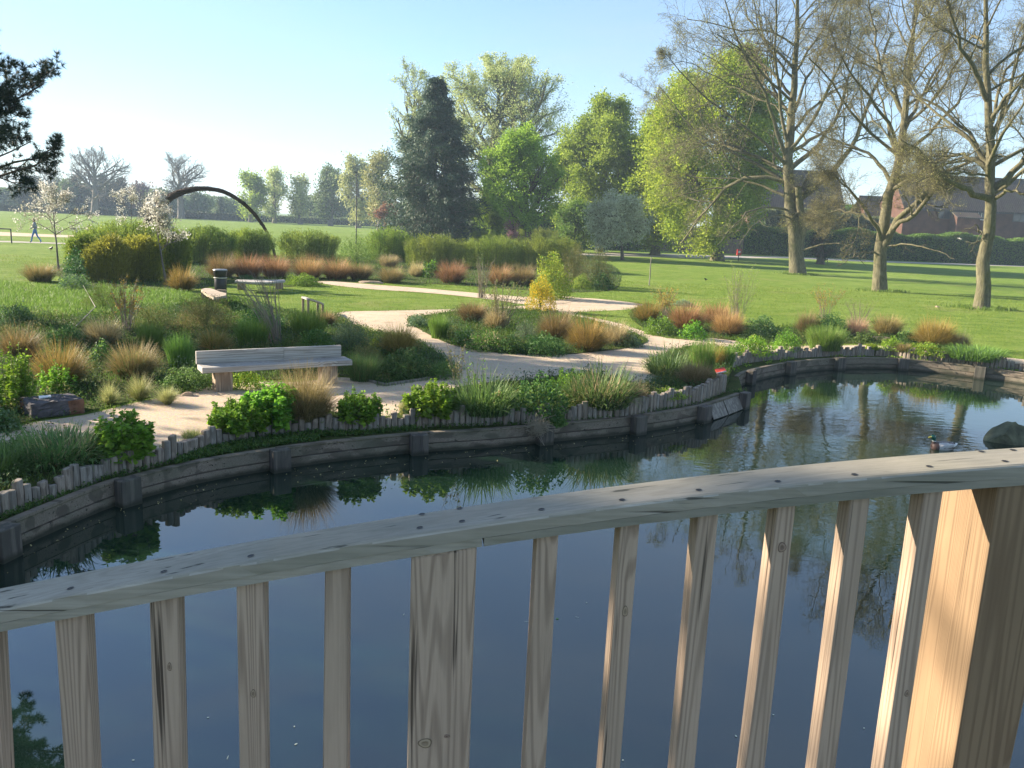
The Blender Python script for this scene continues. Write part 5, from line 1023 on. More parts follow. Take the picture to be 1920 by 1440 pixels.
tree_px('ivy_tree', 'dark ivy clad stump like tree behind the left oak at the path', 1538, 84, (1512, 1566, 425, 490), LG_DARK, M_BARKD, 44, .35, nleaf=5000, lsize=.16, limbs=12, start=.05, jit=.25)
hedge('dark distant shrubbery filling the gap behind the hazy trees at the lamp post', [base_at(560, 250), base_at(700, 240), base_at(900, 230)], 7, 6, LG_FAR, 12000, .7, name='shrubbery')
hedge('line of dense evergreens behind the brick houses and oaks', [base_at(1390, 150), base_at(1500, 152), base_at(1620, 155)], 8, 6, LG_MID, 12000, .5, name='tree_line')
hedge('distant dark wood closing the far left side of the field', [base_at(-350, 270), base_at(-100, 262), base_at(100, 262), base_at(330, 268), base_at(480, 275)], 6.5, 7, LG_FAR, 16000, .8, name='tree_line')

hedge('grey green thicket hiding the house wall behind the left and middle oaks', [base_at(1425, 117), base_at(1560, 117), base_at(1640, 118)], 5.6, 4, leafmat('thicket_leaf', (.10, .13, .06), (.22, .25, .12), .35), 30000, .28, name='shrubbery')
# ================================================================== PLANTS
pal = {
 'gold': leafmat('sedge_gold', (.11, .13, .03), (.48, .33, .09), .35), 'red': leafmat('sedge_red', (.15, .115, .045), (.50, .28, .13), .35), 'brown': leafmat('sedge_brown', (.10, .105, .035), (.38, .27, .12), .3),
 'straw': leafmat('grass_straw', (.30, .24, .11), (.55, .45, .24), .35), 'pink': leafmat('grass_pinkish', (.40, .25, .14), (.60, .42, .27), .35), 'green': leafmat('grass_green', (.075, .16, .02), (.22, .34, .065), .4), 'dgreen': leafmat('grass_dark_green', (.06, .13, .03), (.17, .26, .075), .35),
 'blue': leafmat('blue_green', (.08, .16, .08), (.21, .30, .16), .35), 'bright': leafmat('leaf_bright', (.10, .24, .018), (.28, .46, .05), .45), 'lime': leafmat('leaf_yellow_green', (.18, .28, .02), (.38, .46, .06), .45), 'dark': leafmat('leaf_deep_green', (.04, .11, .025), (.12, .23, .055), .3),
 'yellow': leafmat('flower_yellow', (.55, .42, .01), (.80, .62, .03), .3), 'olive': leafmat('leaf_olive', (.11, .13, .035), (.28, .27, .09), .35), 'bamboo': leafmat('bamboo_leaf', (.13, .21, .03), (.32, .39, .07), .4), 'bamgold': leafmat('bamboo_gold', (.19, .22, .03), (.42, .42, .07), .4),
 'feather': leafmat('feather_grass', (.26, .30, .08), (.50, .50, .22), .4), 'stem': leafmat('stem_grey', (.17, .14, .10), (.34, .29, .21), 0), 'stemg': leafmat('stem_green', (.10, .14, .03), (.18, .20, .06), .1), 'gleaf': leafmat('leaf_golden', (.28, .22, .03), (.52, .40, .10), .4)}
def sedge(h, w, n, colr, rng, bw=.008, droop=1., up=False, fill=.16, mat2=None):
    g = Geo(); a = rng.uniform(0, 6.283, n); rr = np.sqrt(rng.uniform(0, 1, n))*w*fill; az = a+rng.normal(0, .5, n); B = np.column_stack([rr*np.cos(a), rr*np.sin(a), np.zeros(n)])
    th = rng.uniform(0, 1, n)**.9*1.15; th0 = th*.75; th1 = th+rng.uniform(.15, 1.2, n)*droop
    if up: th = rng.uniform(0, 1, n)*math.atan2(w*.4, h); th0 = th*.5; th1 = th*1.3+rng.uniform(0, .4, n)
    tm = np.clip((th0+th1)/2, 0, 1.45); L_ = 1.08/np.sqrt((np.cos(tm)/h)**2+(np.sin(tm)/(w*.5*(1-fill)+.02))**2)*rng.uniform(.75, 1.3, n); tip = .8 if not up else .35
    blades(g, B, az, L_, np.full(n, bw)*rng.uniform(.6, 1.2, n), th0, th1, 5, tint=rng.uniform(.1, .9, n), tipt=tip, rng=rng, mat=0)
    if mat2 is not None:   # green or dead mix
        k = n//3; blades(g, B[:k]*.9, az[:k]+1, L_[:k]*.8, np.full(k, bw), th0[:k], th1[:k]*.9, 5, rng=rng, mat=1)
    return g, [pal[colr]]+([pal[mat2]] if mat2 else [])
def mound(h, w, n, colr, rng, ls=.05, asp=.6, stems=14, mat2=None, d=None):
    g = Geo(); d = d or w; u = norm(rng.normal(size=(n, 3))); u[:, 2] = np.abs(u[:, 2]); r = rng.uniform(.25, 1, n)**.45
    lump = 1+.16*np.sin(u[:, 0]*5+rng.uniform(0, 6))*np.sin(u[:, 1]*6+rng.uniform(0, 6))+.10*np.sin(u[:, 2]*8+u[:, 0]*7); r = r*lump
    C = u*r[:, None]*np.array([w/2, d/2, h]); C[:, 2] = np.maximum(C[:, 2], .01)
    m_ = np.zeros(n, int) if mat2 is None else (rng.uniform(0, 1, n) < .25).astype(int)
    for k in (0, 1):
        s = m_ == k
        if s.any(): leaves(g, C[s], ls, asp, np.clip(clumptint(C[s], w*.18+.05, rng)+rng.normal(0, .2, s.sum()), 0, 1), mat=k, rng=rng, up=.5)
    gs = Geo(); 
    if stems:
        a = rng.uniform(0, 6.28, stems); e = np.column_stack([np.cos(a)*w*.36*rng.uniform(.2, 1, stems), np.sin(a)*d*.36*rng.uniform(.2, 1, stems), h*rng.uniform(.6, .95, stems)]); t = np.linspace(0, 1, 4)[None, :, None]
        tubes(gs, e[:, None, :]*np.concatenate([t**1.2, t**1.2, t**.8], -1), np.full((stems, 4), .004), 3)
    return g, [pal[colr]]+([pal[mat2]] if mat2 else []), gs
def whips(h, w, n, rng, colr='stem', leafc=None, nl=300, ls=.03, lean=0, rad=.005, fan=.6, branch=4):
    g = Geo(); a = rng.uniform(0, 6.28, n); K = 7; t = np.linspace(0, 1, K)[None, :, None]; e = np.column_stack([np.cos(a)*w*.5*rng.uniform(.1, 1, n)+lean, np.sin(a)*w*.4*rng.uniform(.1, 1, n), h*rng.uniform(.65, 1., n)])
    Pt = e[:, None, :]*np.concatenate([t**(1+fan), t**(1+fan), t], -1)+rng.normal(0, h*.008, (n, K, 3)); Pt += (np.column_stack([np.cos(a), np.sin(a), 0*a])*w*.16*rng.uniform(0, 1, (n, 1)))[:, None]; Pt[:, 0, 2] = 0; Rd = rad*np.linspace(1, .35, K)[None].repeat(n, 0); tubes(g, Pt, Rd, 4, tint=rng.uniform(0, 1, n))
    if branch: P2, R2 = children(Pt, Rd, branch, .35, 1., (.3, .8), (.15, .3), 5, .1, .4, None, .6, rng, .0025, lmin=.08); tubes(g, P2, R2, 3); 
    else: P2 = Pt
    gl = Geo()
    if leafc: C, dr, j = scatter_on(P2, nl, .012+ls*.3, rng, .1); leaves(gl, C, ls, .55, rng=rng)
    return g, gl
def cane_clump(h, w, d, rng, n=130, nl=5000, ls=.09, colr='bamboo', mat2=None):
    g = Geo(); B = rng.uniform(-1, 1, (n, 2)); k = (np.abs(B)**3).sum(1) < 1.3; B = B[k]*np.array([w/2, d/2])*.86; n = len(B); K = 5; t = np.linspace(0, 1, K)[None, :, None]
    hh = h*(1-.30*((B/np.array([w/2, d/2]))**2).sum(1))*rng.uniform(.86, 1.05, n); out = B*rng.uniform(.0, .28, (n, 1))+rng.normal(0, .05, (n, 2)); E = np.concatenate([out, hh[:, None]], 1)
    Pt = np.concatenate([B, np.zeros((n, 1))], 1)[:, None]+E[:, None]*np.concatenate([t**2, t**2, t], -1); tubes(g, Pt, np.full((n, K), .008), 3, tint=rng.uniform(0, 1, n))
    gl = Geo(); C, dr, j = scatter_on(Pt, nl, .10, rng, .04, .75); o_ = norm(np.column_stack([C[:, 0]/(w/2), C[:, 1]/(d/2), np.full(nl, .4)])); ti = np.clip(clumptint(C, .35, rng)+rng.normal(0, .2, nl), 0, 1)
    leaves(gl, C, ls, .28, ti, rng=rng, dirs=np.array([0, 0, .35])+o_*.5); return g, gl
PRNG = np.random.default_rng(5)
GRP = {'sedge': 'arching sedge and grass tussocks in the beds', 'mound': 'leafy mounds and perennials in the beds', 'whip': 'thin upright shrubs in the beds', 'cane': 'bamboo like hedge clumps behind the garden', 'iris': 'strap leaved clumps along the pond'}
def place(xl, xr, yt, yb, z=G0, back=.32):
    xc = (xl+xr)/2; p = P(xc, yb, z); w = (xr-xl)/F*p.y*1.02; D = p.y+w*back; q = base_at(xc, D, z)
    if z == G0:
        while inpoly(np.array([q.x]), np.array([q.y-.08-w*.04]), hole)[0] or inpoly(np.array([q.x+.1]), np.array([q.y-.1]), hole)[0]: D += .06; q = base_at(xc, D, z)
    h = max(.08, W(xc, yt, D).z-z); return q, w, h
def put(kind, xl, xr, yt, yb, label, c='green', c2=None, z=G0, **kw):
    q, w, h = place(xl, xr, yt, yb, z); rng = np.random.default_rng(int(PRNG.integers(1e9))); rz = float(rng.uniform(0, 6.28)); D = q.y; fine = np.clip(13/D, .45, 1.3)
    bw = .0075/fine**.8
    if kind in ('sedge', 'upgrass', 'feather', 'iris'):
        nm = {'sedge': 'sedge_tussock', 'upgrass': 'grass_clump', 'feather': 'feather_grass', 'iris': 'strap_leaf_clump'}[kind]
        if kind == 'sedge': g, ms = sedge(h, w, int(kw.get('n', 900)*1.5), c, rng, bw*.85, 1., fill=.22, mat2=c2)
        if kind == 'upgrass': g, ms = sedge(h, w, int(kw.get('n', 900)), c, rng, bw, .5, True, .3, mat2=c2)
        if kind == 'feather': g, ms = sedge(h, w, int(kw.get('n', 900)), c, rng, .004, 1.1, fill=.08, mat2=c2)
        if kind == 'iris': g, ms = sedge(h*.92, w, int(kw.get('n', 420)*1.4), c, rng, kw.get('bw', .019), 1.5, fill=.4, mat2=c2)
        o = tag(link(nm, g.mesh(nm, ms), None, q, rz), label, 'grass' if kind != 'iris' else 'plant', GRP['sedge' if kind != 'iris' else 'iris']); return o
    if kind in ('mound', 'bush'):
        nm = 'leafy_mound' if kind == 'mound' else 'round_bush'; ls = kw.get('ls', .05); n = int(kw.get('n', min(9000, max(900, 2.6*(w*w*.8+w*h*3)/(ls*ls))))); g, ms, gs = mound(h, w, n, c, rng, ls, kw.get('asp', .6), kw.get('stems', 16), c2)
        root = thing(nm, label, 'plant' if kind == 'mound' else 'bush', tuple(q), 0, GRP['mound']); link('foliage', g.mesh('foliage', ms), root); link('stems', gs.mesh('stems', pal['stemg']), root); return root
    if kind == 'whip':
        g, gl = whips(h, w, int(kw.get('n', 26)), rng, leafc=c, nl=int(kw.get('nl', 500)), ls=kw.get('ls', .04), lean=kw.get('lean', 0), rad=kw.get('rad', .006), branch=kw.get('branch', 4)); root = thing('thin_shrub', label, 'shrub', tuple(q), 0, GRP['whip'])
        link('stems', g.mesh('stems', pal[kw.get('sc', 'stem')]), root)
        if kw.get('nl', 500): link('foliage', gl.mesh('foliage', pal[c]), root)
        return root
    if kind == 'cane':
        g, gl = cane_clump(h, w, kw.get('d', w*.75), rng, int(kw.get('n', 150)), int(int(kw.get('nl', 7000)*2.2)), kw.get('ls', .13), c); root = thing('bamboo_clump', label, 'bamboo', tuple(q), 0, GRP['cane']); link('canes', g.mesh('canes', pal['olive']), root); link('foliage', gl.mesh('foliage', pal[c]), root); return root
    if kind == 'stalks':   # leafy upright stems (garlic mustard like)
        n = int(kw.get('n', 26)); root = thing('leafy_stalks', label, 'plant', tuple(q), 0, GRP['mound']); a = rng.uniform(0, 6.28, n); rr = np.sqrt(rng.uniform(0, 1, n))*w*.47; K = 6; t = np.linspace(0, 1, K)[None, :, None]
        B = np.column_stack([rr*np.cos(a), rr*np.sin(a), np.zeros(n)]); E = np.column_stack([rr*np.cos(a)*.3+rng.normal(0, .02, n), rr*np.sin(a)*.3, h*(1-.4*(rr/(w*.47))**2)*rng.uniform(.62, 1.08, n)]); Pt = B[:, None]+E[:, None]*t; g = Geo(); tubes(g, Pt, np.full((n, K), .004), 4); link('stems', g.mesh('stems', pal['stemg']), root)
        gl = Geo(); nl = int(kw.get('nl', 1500)*1.7); C, dr, j = scatter_on(Pt, nl, .0, rng, .0, .8); hf_ = C[:, 2]/h; ls = kw.get('ls', .06)*.86; sz = (ls*(1.45-.95*hf_)*rng.uniform(.55, 1.2, nl))[:, None]; off = norm(rng.normal(size=(nl, 3))*[1, 1, .35]); C = C+off*sz*.8
        N = len(C); d_ = off; nn = norm(rng.normal(size=(N, 3))*.5+np.array([0, 0, 1])); s = norm(np.cross(d_, nn)); nn = np.cross(s, d_); L_ = sz
        ring = [(-.5, .0), (-.38, .34), (-.05, .46), (.28, .28), (.58, 0), (.28, -.28), (-.05, -.46), (-.38, -.34)]
        v = np.stack([C+d_*L_*u+s*L_*w_+nn*L_*(.12*abs(w_)-.1*u*u) for u, w_ in ring]+[C-nn*L_*.05], 1); i = np.arange(N)[:, None]*9; t_ = np.concatenate([np.stack([i[:, 0]+8, i[:, 0]+k, i[:, 0]+(k+1) % 8], 1) for k in range(8)]); gl.add(v, t=t_, tint=np.repeat(rng.uniform(0, 1, N), 9)); link('leaves', gl.mesh('leaves', pal[c]), root)
        return root
# ---- bamboo / willow hedge maze
for (xl, xr, yt, yb, c, lb, kw) in [
    (150, 345, 414, 492, 'bamboo', 'long green topped clump behind the golden bamboo at the left', {'nl': 12000, 'd': 3}),
    (345, 440, 424, 494, 'bamboo', 'bamboo clump behind the second blossom tree, left part of the long row', {}),
    (425, 515, 428, 490, 'bamboo', 'bamboo clump at the right end of the long row, by the foot of the arch', {}),
    (525, 632, 430, 489, 'bamboo', 'separate square bamboo clump just right of the arch foot', {}),
    (685, 768, 426, 492, 'bamboo', 'dark bamboo clump left of the dark conifer', {}),
    (755, 960, 424, 472, 'bamboo', 'rear bamboo row directly below the dark conifer', {'nl': 12000, 'd': 2}),
    (950, 1085, 426, 472, 'bamboo', 'rear bamboo row below the round crowned tree', {'nl': 9000, 'd': 2}),
    (758, 872, 438, 502, 'bamboo', 'front bamboo block, leftmost of the three below the dark conifer', {}),
    (865, 980, 442, 504, 'bamboo', 'front bamboo block, middle one of the three', {}),
    (968, 1088, 440, 508, 'bamboo', 'front bamboo block, rightmost of the three behind the yellow broom', {}),
    (134, 184, 438, 522, 'bamboo', 'olive bamboo clump right of the left blossom tree trunk', {}),
    (172, 245, 444, 530, 'bamgold', 'bright golden bamboo clump catching the sun', {}),
    (236, 300, 440, 528, 'bamgold', 'dull golden bamboo clump just right of the brightest one', {}),
    (290, 352, 432, 522, 'bamboo', 'dark olive bamboo clump around the second blossom tree trunk', {})]:
    put('cane', xl, xr, yt, yb, lb, c, **kw)
S = [
 # back beds
 ('mound', 628, 708, 440, 506, 'light green rounded willow bush between the bamboo clumps', 'green', None, dict(ls=.10, asp=.3, stems=30)),
 ('sedge', 35, 115, 498, 530, 'low brown sedge at the foot of the left blossom tree', 'brown', None, {}),
 ('sedge', 312, 372, 500, 547, 'golden brown sedge beside the second blossom tree trunk', 'gold', 'brown', {}),
 ('sedge', 380, 453, 478, 522, 'reddish sedge behind the litter bin', 'brown', 'red', {}), ('sedge', 425, 503, 480, 522, 'brown red sedge behind the low backless bench', 'red', 'brown', {}), ('sedge', 475, 555, 482, 522, 'rust sedge right of the low backless bench', 'red', None, {}),
 ('sedge', 540, 618, 482, 524, 'orange rust sedge right of the green mound', 'red', None, {}), ('sedge', 595, 668, 486, 526, 'rust sedge in front of the light green willow bush', 'red', 'brown', {}), ('sedge', 641, 707, 496, 526, 'brown sedge left of the flat brown stone slab', 'brown', 'red', {}),
 ('sedge', 701, 767, 502, 532, 'small brown sedge right of the flat brown stone slab', 'brown', None, {}), ('sedge', 702, 754, 480, 502, 'straw coloured grass in the gap between bamboo clumps', 'straw', 'green', {}), ('sedge', 762, 801, 492, 520, 'straw coloured grass at the left foot of the front bamboo', 'straw', None, {}),
 ('sedge', 810, 884, 492, 533, 'rust brown sedge in front of the leftmost bamboo block', 'red', 'brown', {}), ('sedge', 906, 970, 498, 536, 'rust brown sedge in front of the middle bamboo block', 'red', 'brown', {}), ('sedge', 951, 1012, 498, 537, 'rust brown sedge just left of the yellow broom', 'brown', 'red', {}),
 ('mound', 535, 602, 514, 537, 'bright green mound at the right end of the low backless bench', 'bright', 'dark', {}), ('mound', 445, 480, 515, 530, 'dark green mound under the low backless bench', 'dark', None, {}), ('mound', 790, 828, 488, 522, 'dark glossy leaved plant left of the rust brown sedge', 'dark', 'bright', dict(ls=.12)),
 ('mound', 735, 762, 505, 524, 'small green plant among the brown sedges by the slab', 'green', None, {}), ('mound', 120, 175, 470, 528, 'loose dark shrub at the foot of the olive bamboo clump', 'dark', 'blue', dict(ls=.1)), ('mound', 110, 170, 515, 545, 'pale edged green plant below the olive bamboo clump', 'blue', 'bright', {}),
 ('mound', 1045, 1108, 462, 535, 'grey brown twiggy shrub right of the yellow broom', 'olive', 'brown', dict(ls=.07, asp=.3, stems=60)), ('mound', 1085, 1152, 465, 542, 'loose grey green shrub at the right end of the back bed', 'olive', 'blue', dict(ls=.08, asp=.3, stems=60)), ('mound', 1100, 1150, 510, 543, 'low dark green plant at the corner of the back bed', 'dark', None, dict(ls=.08)), ('mound', 1070, 1110, 515, 543, 'low bright plant below the grey brown shrub', 'lime', 'dark', {}),
 ('mound', 995, 1070, 474, 562, 'tall yellow green shrub behind the yellow broom', 'lime', 'bright', dict(ls=.09, stems=40)), ('mound', 984, 1042, 518, 585, 'yellow flowering broom bush beside the path', 'yellow', 'lime', dict(ls=.055, asp=.5, stems=40)),
 ('whip', 880, 925, 480, 560, 'thin grey twiggy sapling left of the middle bamboo block', 'olive', None, dict(nl=250, rad=.012)), ('whip', 470, 560, 505, 650, 'leaning bare grey stems behind the long bench', 'stem', None, dict(nl=0, n=30, lean=-.55, rad=.011)),
 # island
 ('mound', 762, 802, 590, 614, 'blue green mound at the left tip of the island bed', 'blue', None, {}), ('upgrass', 800, 845, 598, 636, 'bright green grass clump at the left of the island bed', 'green', None, {}), ('mound', 845, 905, 615, 650, 'mid green mound at the left front of the island bed', 'green', 'blue', {}), ('sedge', 848, 925, 570, 606, 'golden brown grass at the back of the island bed', 'brown', 'gold', {}), ('sedge', 905, 955, 575, 620, 'straw grass beneath the thin twiggy shrub', 'straw', 'gold', {}),
 ('whip', 895, 985, 520, 622, 'thin twiggy shrub with small pale leaves in the island bed', 'olive', None, dict(nl=900, n=30, rad=.009, ls=.05)), ('mound', 870, 950, 620, 660, 'pale green mound at the front of the island bed', 'green', 'straw', {}), ('mound', 930, 985, 628, 664, 'dark green leafy mound at the centre front of the island bed', 'dark', 'green', {}), ('mound', 975, 1062, 626, 668, 'dark green leafy mound beside the large golden sedge', 'dark', None, {}),
 ('sedge', 1000, 1085, 580, 640, 'brown sedge behind the large golden sedge', 'brown', 'gold', {}), ('sedge', 1055, 1145, 596, 662, 'large golden brown sedge at the right of the island bed', 'gold', 'brown', dict(n=1400)), ('sedge', 1120, 1185, 605, 650, 'straw grass at the right tip of the island bed', 'straw', 'brown', {}), ('mound', 1150, 1205, 622, 652, 'low green plant at the right tip of the island bed', 'blue', 'green', {}), ('mound', 960, 1010, 600, 640, 'grey lavender like mound in the island bed', 'blue', 'stem', dict(ls=.04, asp=.2)),
 # left bed
 ('sedge', -10, 85, 612, 676, 'brown sedge at the left edge of the photo', 'brown', 'gold', {}), ('sedge', 58, 172, 645, 730, 'large golden sedge behind the stone block', 'gold', 'dgreen', dict(n=1500)), ('sedge', 198, 305, 648, 716, 'large dark brown green sedge behind the feather grasses', 'brown', 'dgreen', dict(n=1500)), ('sedge', 150, 235, 598, 652, 'straw gold grass drift in the middle of the left bed', 'straw', 'gold', {}), ('sedge', 366, 440, 618, 668, 'golden sedge behind the left end of the long bench', 'gold', 'green', {}),
 ('upgrass', 255, 315, 612, 660, 'bright green grass clump in the left bed', 'green', None, {}), ('upgrass', 305, 370, 634, 692, 'bright green grass clump left of the long bench', 'green', None, {}), ('upgrass', 432, 515, 605, 652, 'yellow green grass clump behind the long bench', 'green', 'lime', {}), ('upgrass', 535, 622, 586, 640, 'soft green grass clump below the small step rail', 'green', None, {}), ('mound', 448, 532, 574, 622, 'dark rounded shrub behind the leaning grey stems', 'dark', None, {}),
 ('sedge', 588, 632, 584, 614, 'small rusty brown tuft right of the small step rail', 'brown', 'red', {}), ('mound', 618, 695, 598, 655, 'soft blue green mound behind the right end of the bench', 'blue', None, dict(ls=.04, asp=.3)), ('mound', 555, 630, 616, 665, 'mid green leafy mound behind the bench middle', 'green', 'dark', {}), ('sedge', 706, 790, 610, 668, 'golden orange sedge right of the long bench', 'gold', 'red', dict(n=1300)), ('mound', 712, 812, 655, 712, 'dark glossy leaved plant below the golden orange sedge', 'dark', 'dgreen', dict(ls=.11, asp=.35)), ('mound', 655, 722, 636, 700, 'thin brownish plant between bench and golden orange sedge', 'olive', 'brown', dict(ls=.04, asp=.25)), ('mound', 800, 862, 678, 712, 'low dark green carpet plant at the tip of the left bed', 'dgreen', 'green', dict(ls=.035)), ('upgrass', 640, 722, 672, 718, 'low dark grass right of the bench leg', 'dgreen', 'brown', {}), ('mound', 690, 715, 635, 660, 'small yellow green spurge beside the golden orange sedge', 'lime', None, {}),
 ('whip', 200, 275, 522, 625, 'golden leaved thin shrub in the left bed', 'gleaf', None, dict(nl=900, ls=.05, rad=.008)), ('mound', 325, 445, 555, 625, 'olive brown twiggy shrub right of the golden leaved shrub', 'olive', 'brown', dict(ls=.05, asp=.35, stems=60)), ('mound', 155, 235, 535, 580, 'pale twiggy grass green shrub below the golden bamboo', 'green', 'olive', dict(ls=.04, asp=.3)), ('mound', 0, 66, 570, 612, 'grey green mound at the far left of the bed', 'dgreen', 'blue', {}), ('mound', 240, 330, 570, 620, 'brownish green perennials in the middle of the left bed', 'olive', 'dgreen', dict(ls=.045, asp=.3)), ('mound', 90, 165, 610, 655, 'deep green mound behind the large golden sedge', 'dark', None, {}), ('mound', 170, 215, 640, 690, 'deep green plants between the two large sedges', 'dark', 'green', {}),
 ('stalks', -25, 62, 636, 772, 'tall bright leafy plant at the left edge behind the stone block', 'bright', None, dict(nl=1800, ls=.055, n=34)), ('stalks', 78, 135, 672, 742, 'bright leafy plant directly behind the stone block', 'bright', None, dict(nl=700, ls=.05)), ('feather', 184, 228, 714, 762, 'small feather grass tuft, leftmost of the three beside the path', 'feather', None, {}), ('feather', 228, 296, 704, 756, 'feather grass tuft, largest of the three beside the path', 'feather', 'green', {}), ('feather', 284, 344, 728, 763, 'feather grass tuft lying low, rightmost of the three beside the path', 'feather', 'straw', {}),
 ('mound', 430, 495, 694, 732, 'bright yellow green mound under the long bench', 'lime', 'bright', dict(ls=.04)), ('mound', 300, 400, 690, 735, 'low green growth left of the bench leg', 'dgreen', 'green', dict(ls=.04)), ('mound', 350, 420, 668, 700, 'short green plants beside the left end of the bench', 'green', 'dgreen', dict(ls=.04)),
 ('mound', -20, 40, 770, 812, 'low shaded green plants in front of the left edge leafy plant', 'dgreen', 'blue', dict(ls=.05)),
 # near bank
 ('iris', -70, 60, 812, 905, 'strap leaved clump cut by the left edge of the photo', 'dgreen', 'green', dict(n=520)), ('iris', 20, 195, 806, 885, 'large strap leaved clump at the lower left above the stakes', 'dgreen', 'straw', dict(n=900)), ('stalks', 192, 275, 762, 872, 'narrow bright leafy plant on the lower left bank', 'bright', None, dict(nl=2200, ls=.075, n=38)), ('mound', 150, 210, 815, 855, 'thin yellowish weeds between the iris clump and the leafy plant', 'olive', 'green', dict(ls=.04)),
 ('upgrass', 330, 390, 812, 836, 'small light grass tuft by the stakes at the path', 'feather', 'green', dict(n=300)), ('stalks', 398, 500, 745, 822, 'broad green leafy plant, left part of the large clump below the bench', 'bright', None, dict(nl=2600, ls=.06, n=50)), ('stalks', 465, 555, 712, 815, 'taller green leafy plant beside the dry brown tussock below the bench', 'bright', None, dict(nl=2600, ls=.085, n=46)), ('sedge', 505, 640, 692, 806, 'big dry brown tussock in front of the bench right leg', 'brown', 'straw', dict(n=2200)),
 ('stalks', 638, 708, 724, 795, 'compact bright leafy plant right of the dry brown tussock', 'bright', None, dict(nl=1900, ls=.06, n=40)), ('upgrass', 742, 780, 755, 785, 'small yellowish grass left of the long planted strip', 'feather', None, dict(n=260)), ('stalks', 765, 850, 708, 785, 'bright leafy plant at the left end of the long planted strip', 'bright', None, dict(nl=2000, ls=.07, n=36)), ('whip', 835, 885, 640, 760, 'tall thin reddish stems with curled leaves above the planted strip', 'olive', None, dict(nl=160, n=8, rad=.005)), ('whip', 862, 915, 660, 750, 'tall pale stems with tiny buds above the planted strip', 'bright', None, dict(nl=90, n=9, rad=.005)),
 ('iris', 845, 970, 688, 782, 'dark strap leaved clump in the middle of the planted strip', 'dgreen', 'green', dict(n=600)), ('mound', 955, 1065, 706, 785, 'dark leafy mound beside the dark strap leaved clump', 'dark', 'green', dict(ls=.06)), ('mound', 900, 960, 735, 788, 'leafy tangle at the foot of the dark strap leaved clump', 'green', 'brown', dict(ls=.06)), ('iris', 1050, 1195, 680, 768, 'broad strap leaved clump behind the middle stakes', 'dgreen', 'straw', dict(n=850)), ('stalks', 1035, 1090, 686, 745, 'bright leaves at the left side of the broad strap leaved clump', 'bright', None, dict(nl=700, ls=.06)), ('sedge', 1172, 1216, 712, 758, 'dry straw tuft between strap clump and path end', 'straw', 'brown', dict(n=500)), ('mound', 1215, 1290, 728, 752, 'low yellow green weeds behind the stepped stakes', 'lime', 'green', dict(ls=.035)),
 # promontory
 ('iris', 1210, 1300, 640, 706, 'dark strap leaved clump at the left of the promontory', 'dgreen', 'blue', dict(n=600)), ('upgrass', 1285, 1345, 645, 712, 'mixed green and straw grass on the promontory', 'green', 'straw', dict(n=1000)), ('sedge', 1318, 1362, 640, 690, 'golden orange sedge on the promontory', 'gold', 'red', {}), ('sedge', 1262, 1345, 684, 728, 'brown fine grass left of the red topped post', 'brown', 'straw', dict(n=1300)), ('upgrass', 1338, 1382, 655, 700, 'tall yellow green grass behind the red topped post', 'green', 'feather', {}), ('mound', 1362, 1392, 690, 722, 'dark green weeds right of the red topped post', 'dgreen', 'green', dict(ls=.035)),
 ('mound', 1370, 1450, 630, 668, 'fresh green leafy plant where the far stakes begin', 'bright', 'lime', dict(ls=.05)), ('mound', 1445, 1502, 620, 660, 'bright leafy mound on the far bank near the promontory', 'bright', 'green', dict(ls=.05)), ('upgrass', 1500, 1592, 618, 660, 'broad pale green grass clump on the far bank', 'green', 'feather', dict(n=1300)), ('mound', 1650, 1692, 632, 662, 'small bright leafy plant before the pale slab on the far bank', 'bright', None, dict(ls=.05)), ('mound', 1620, 1648, 645, 662, 'small bright plant behind the far stakes', 'lime', None, dict(ls=.05)), ('mound', 1700, 1775, 642, 672, 'bright leafy patch left of the far strap leaves', 'bright', 'lime', dict(ls=.05)), ('iris', 1770, 1885, 650, 690, 'strap leaved patch at the far right bank', 'green', 'blue', dict(n=700)), ('sedge', 1675, 1712, 645, 664, 'small purplish tuft behind the far stakes', 'brown', None, dict(n=400)),
 # right bed
 ('sedge', 1182, 1245, 566, 606, 'golden grass at the left end of the right bed', 'gold', 'green', {}), ('whip', 1222, 1268, 540, 600, 'yellow leaved twiggy shrub at the left of the right bed', 'gleaf', None, dict(nl=900, ls=.05, rad=.008)), ('mound', 1205, 1272, 592, 630, 'mid green leafy mound at the front left of the right bed', 'bright', 'blue', dict(ls=.06)), ('sedge', 1245, 1325, 570, 622, 'rusty golden sedge in the right bed', 'red', 'gold', dict(n=1300)), ('sedge', 1308, 1378, 570, 612, 'rusty sedge at the back of the right bed', 'red', 'brown', {}), ('sedge', 1328, 1398, 582, 632, 'bright orange sedge in the right bed', 'red', None, dict(n=1300)), ('mound', 1272, 1325, 602, 638, 'round green leafy plant in front of the rusty sedges', 'bright', 'dark', dict(ls=.07)), ('whip', 1350, 1410, 500, 622, 'tall straw stems with fresh green tops', 'lime', None, dict(nl=800, n=36, rad=.008, sc='stem')), ('mound', 1395, 1460, 592, 634, 'mixed dark green plants right of the orange sedge', 'dark', 'blue', dict(ls=.06)),
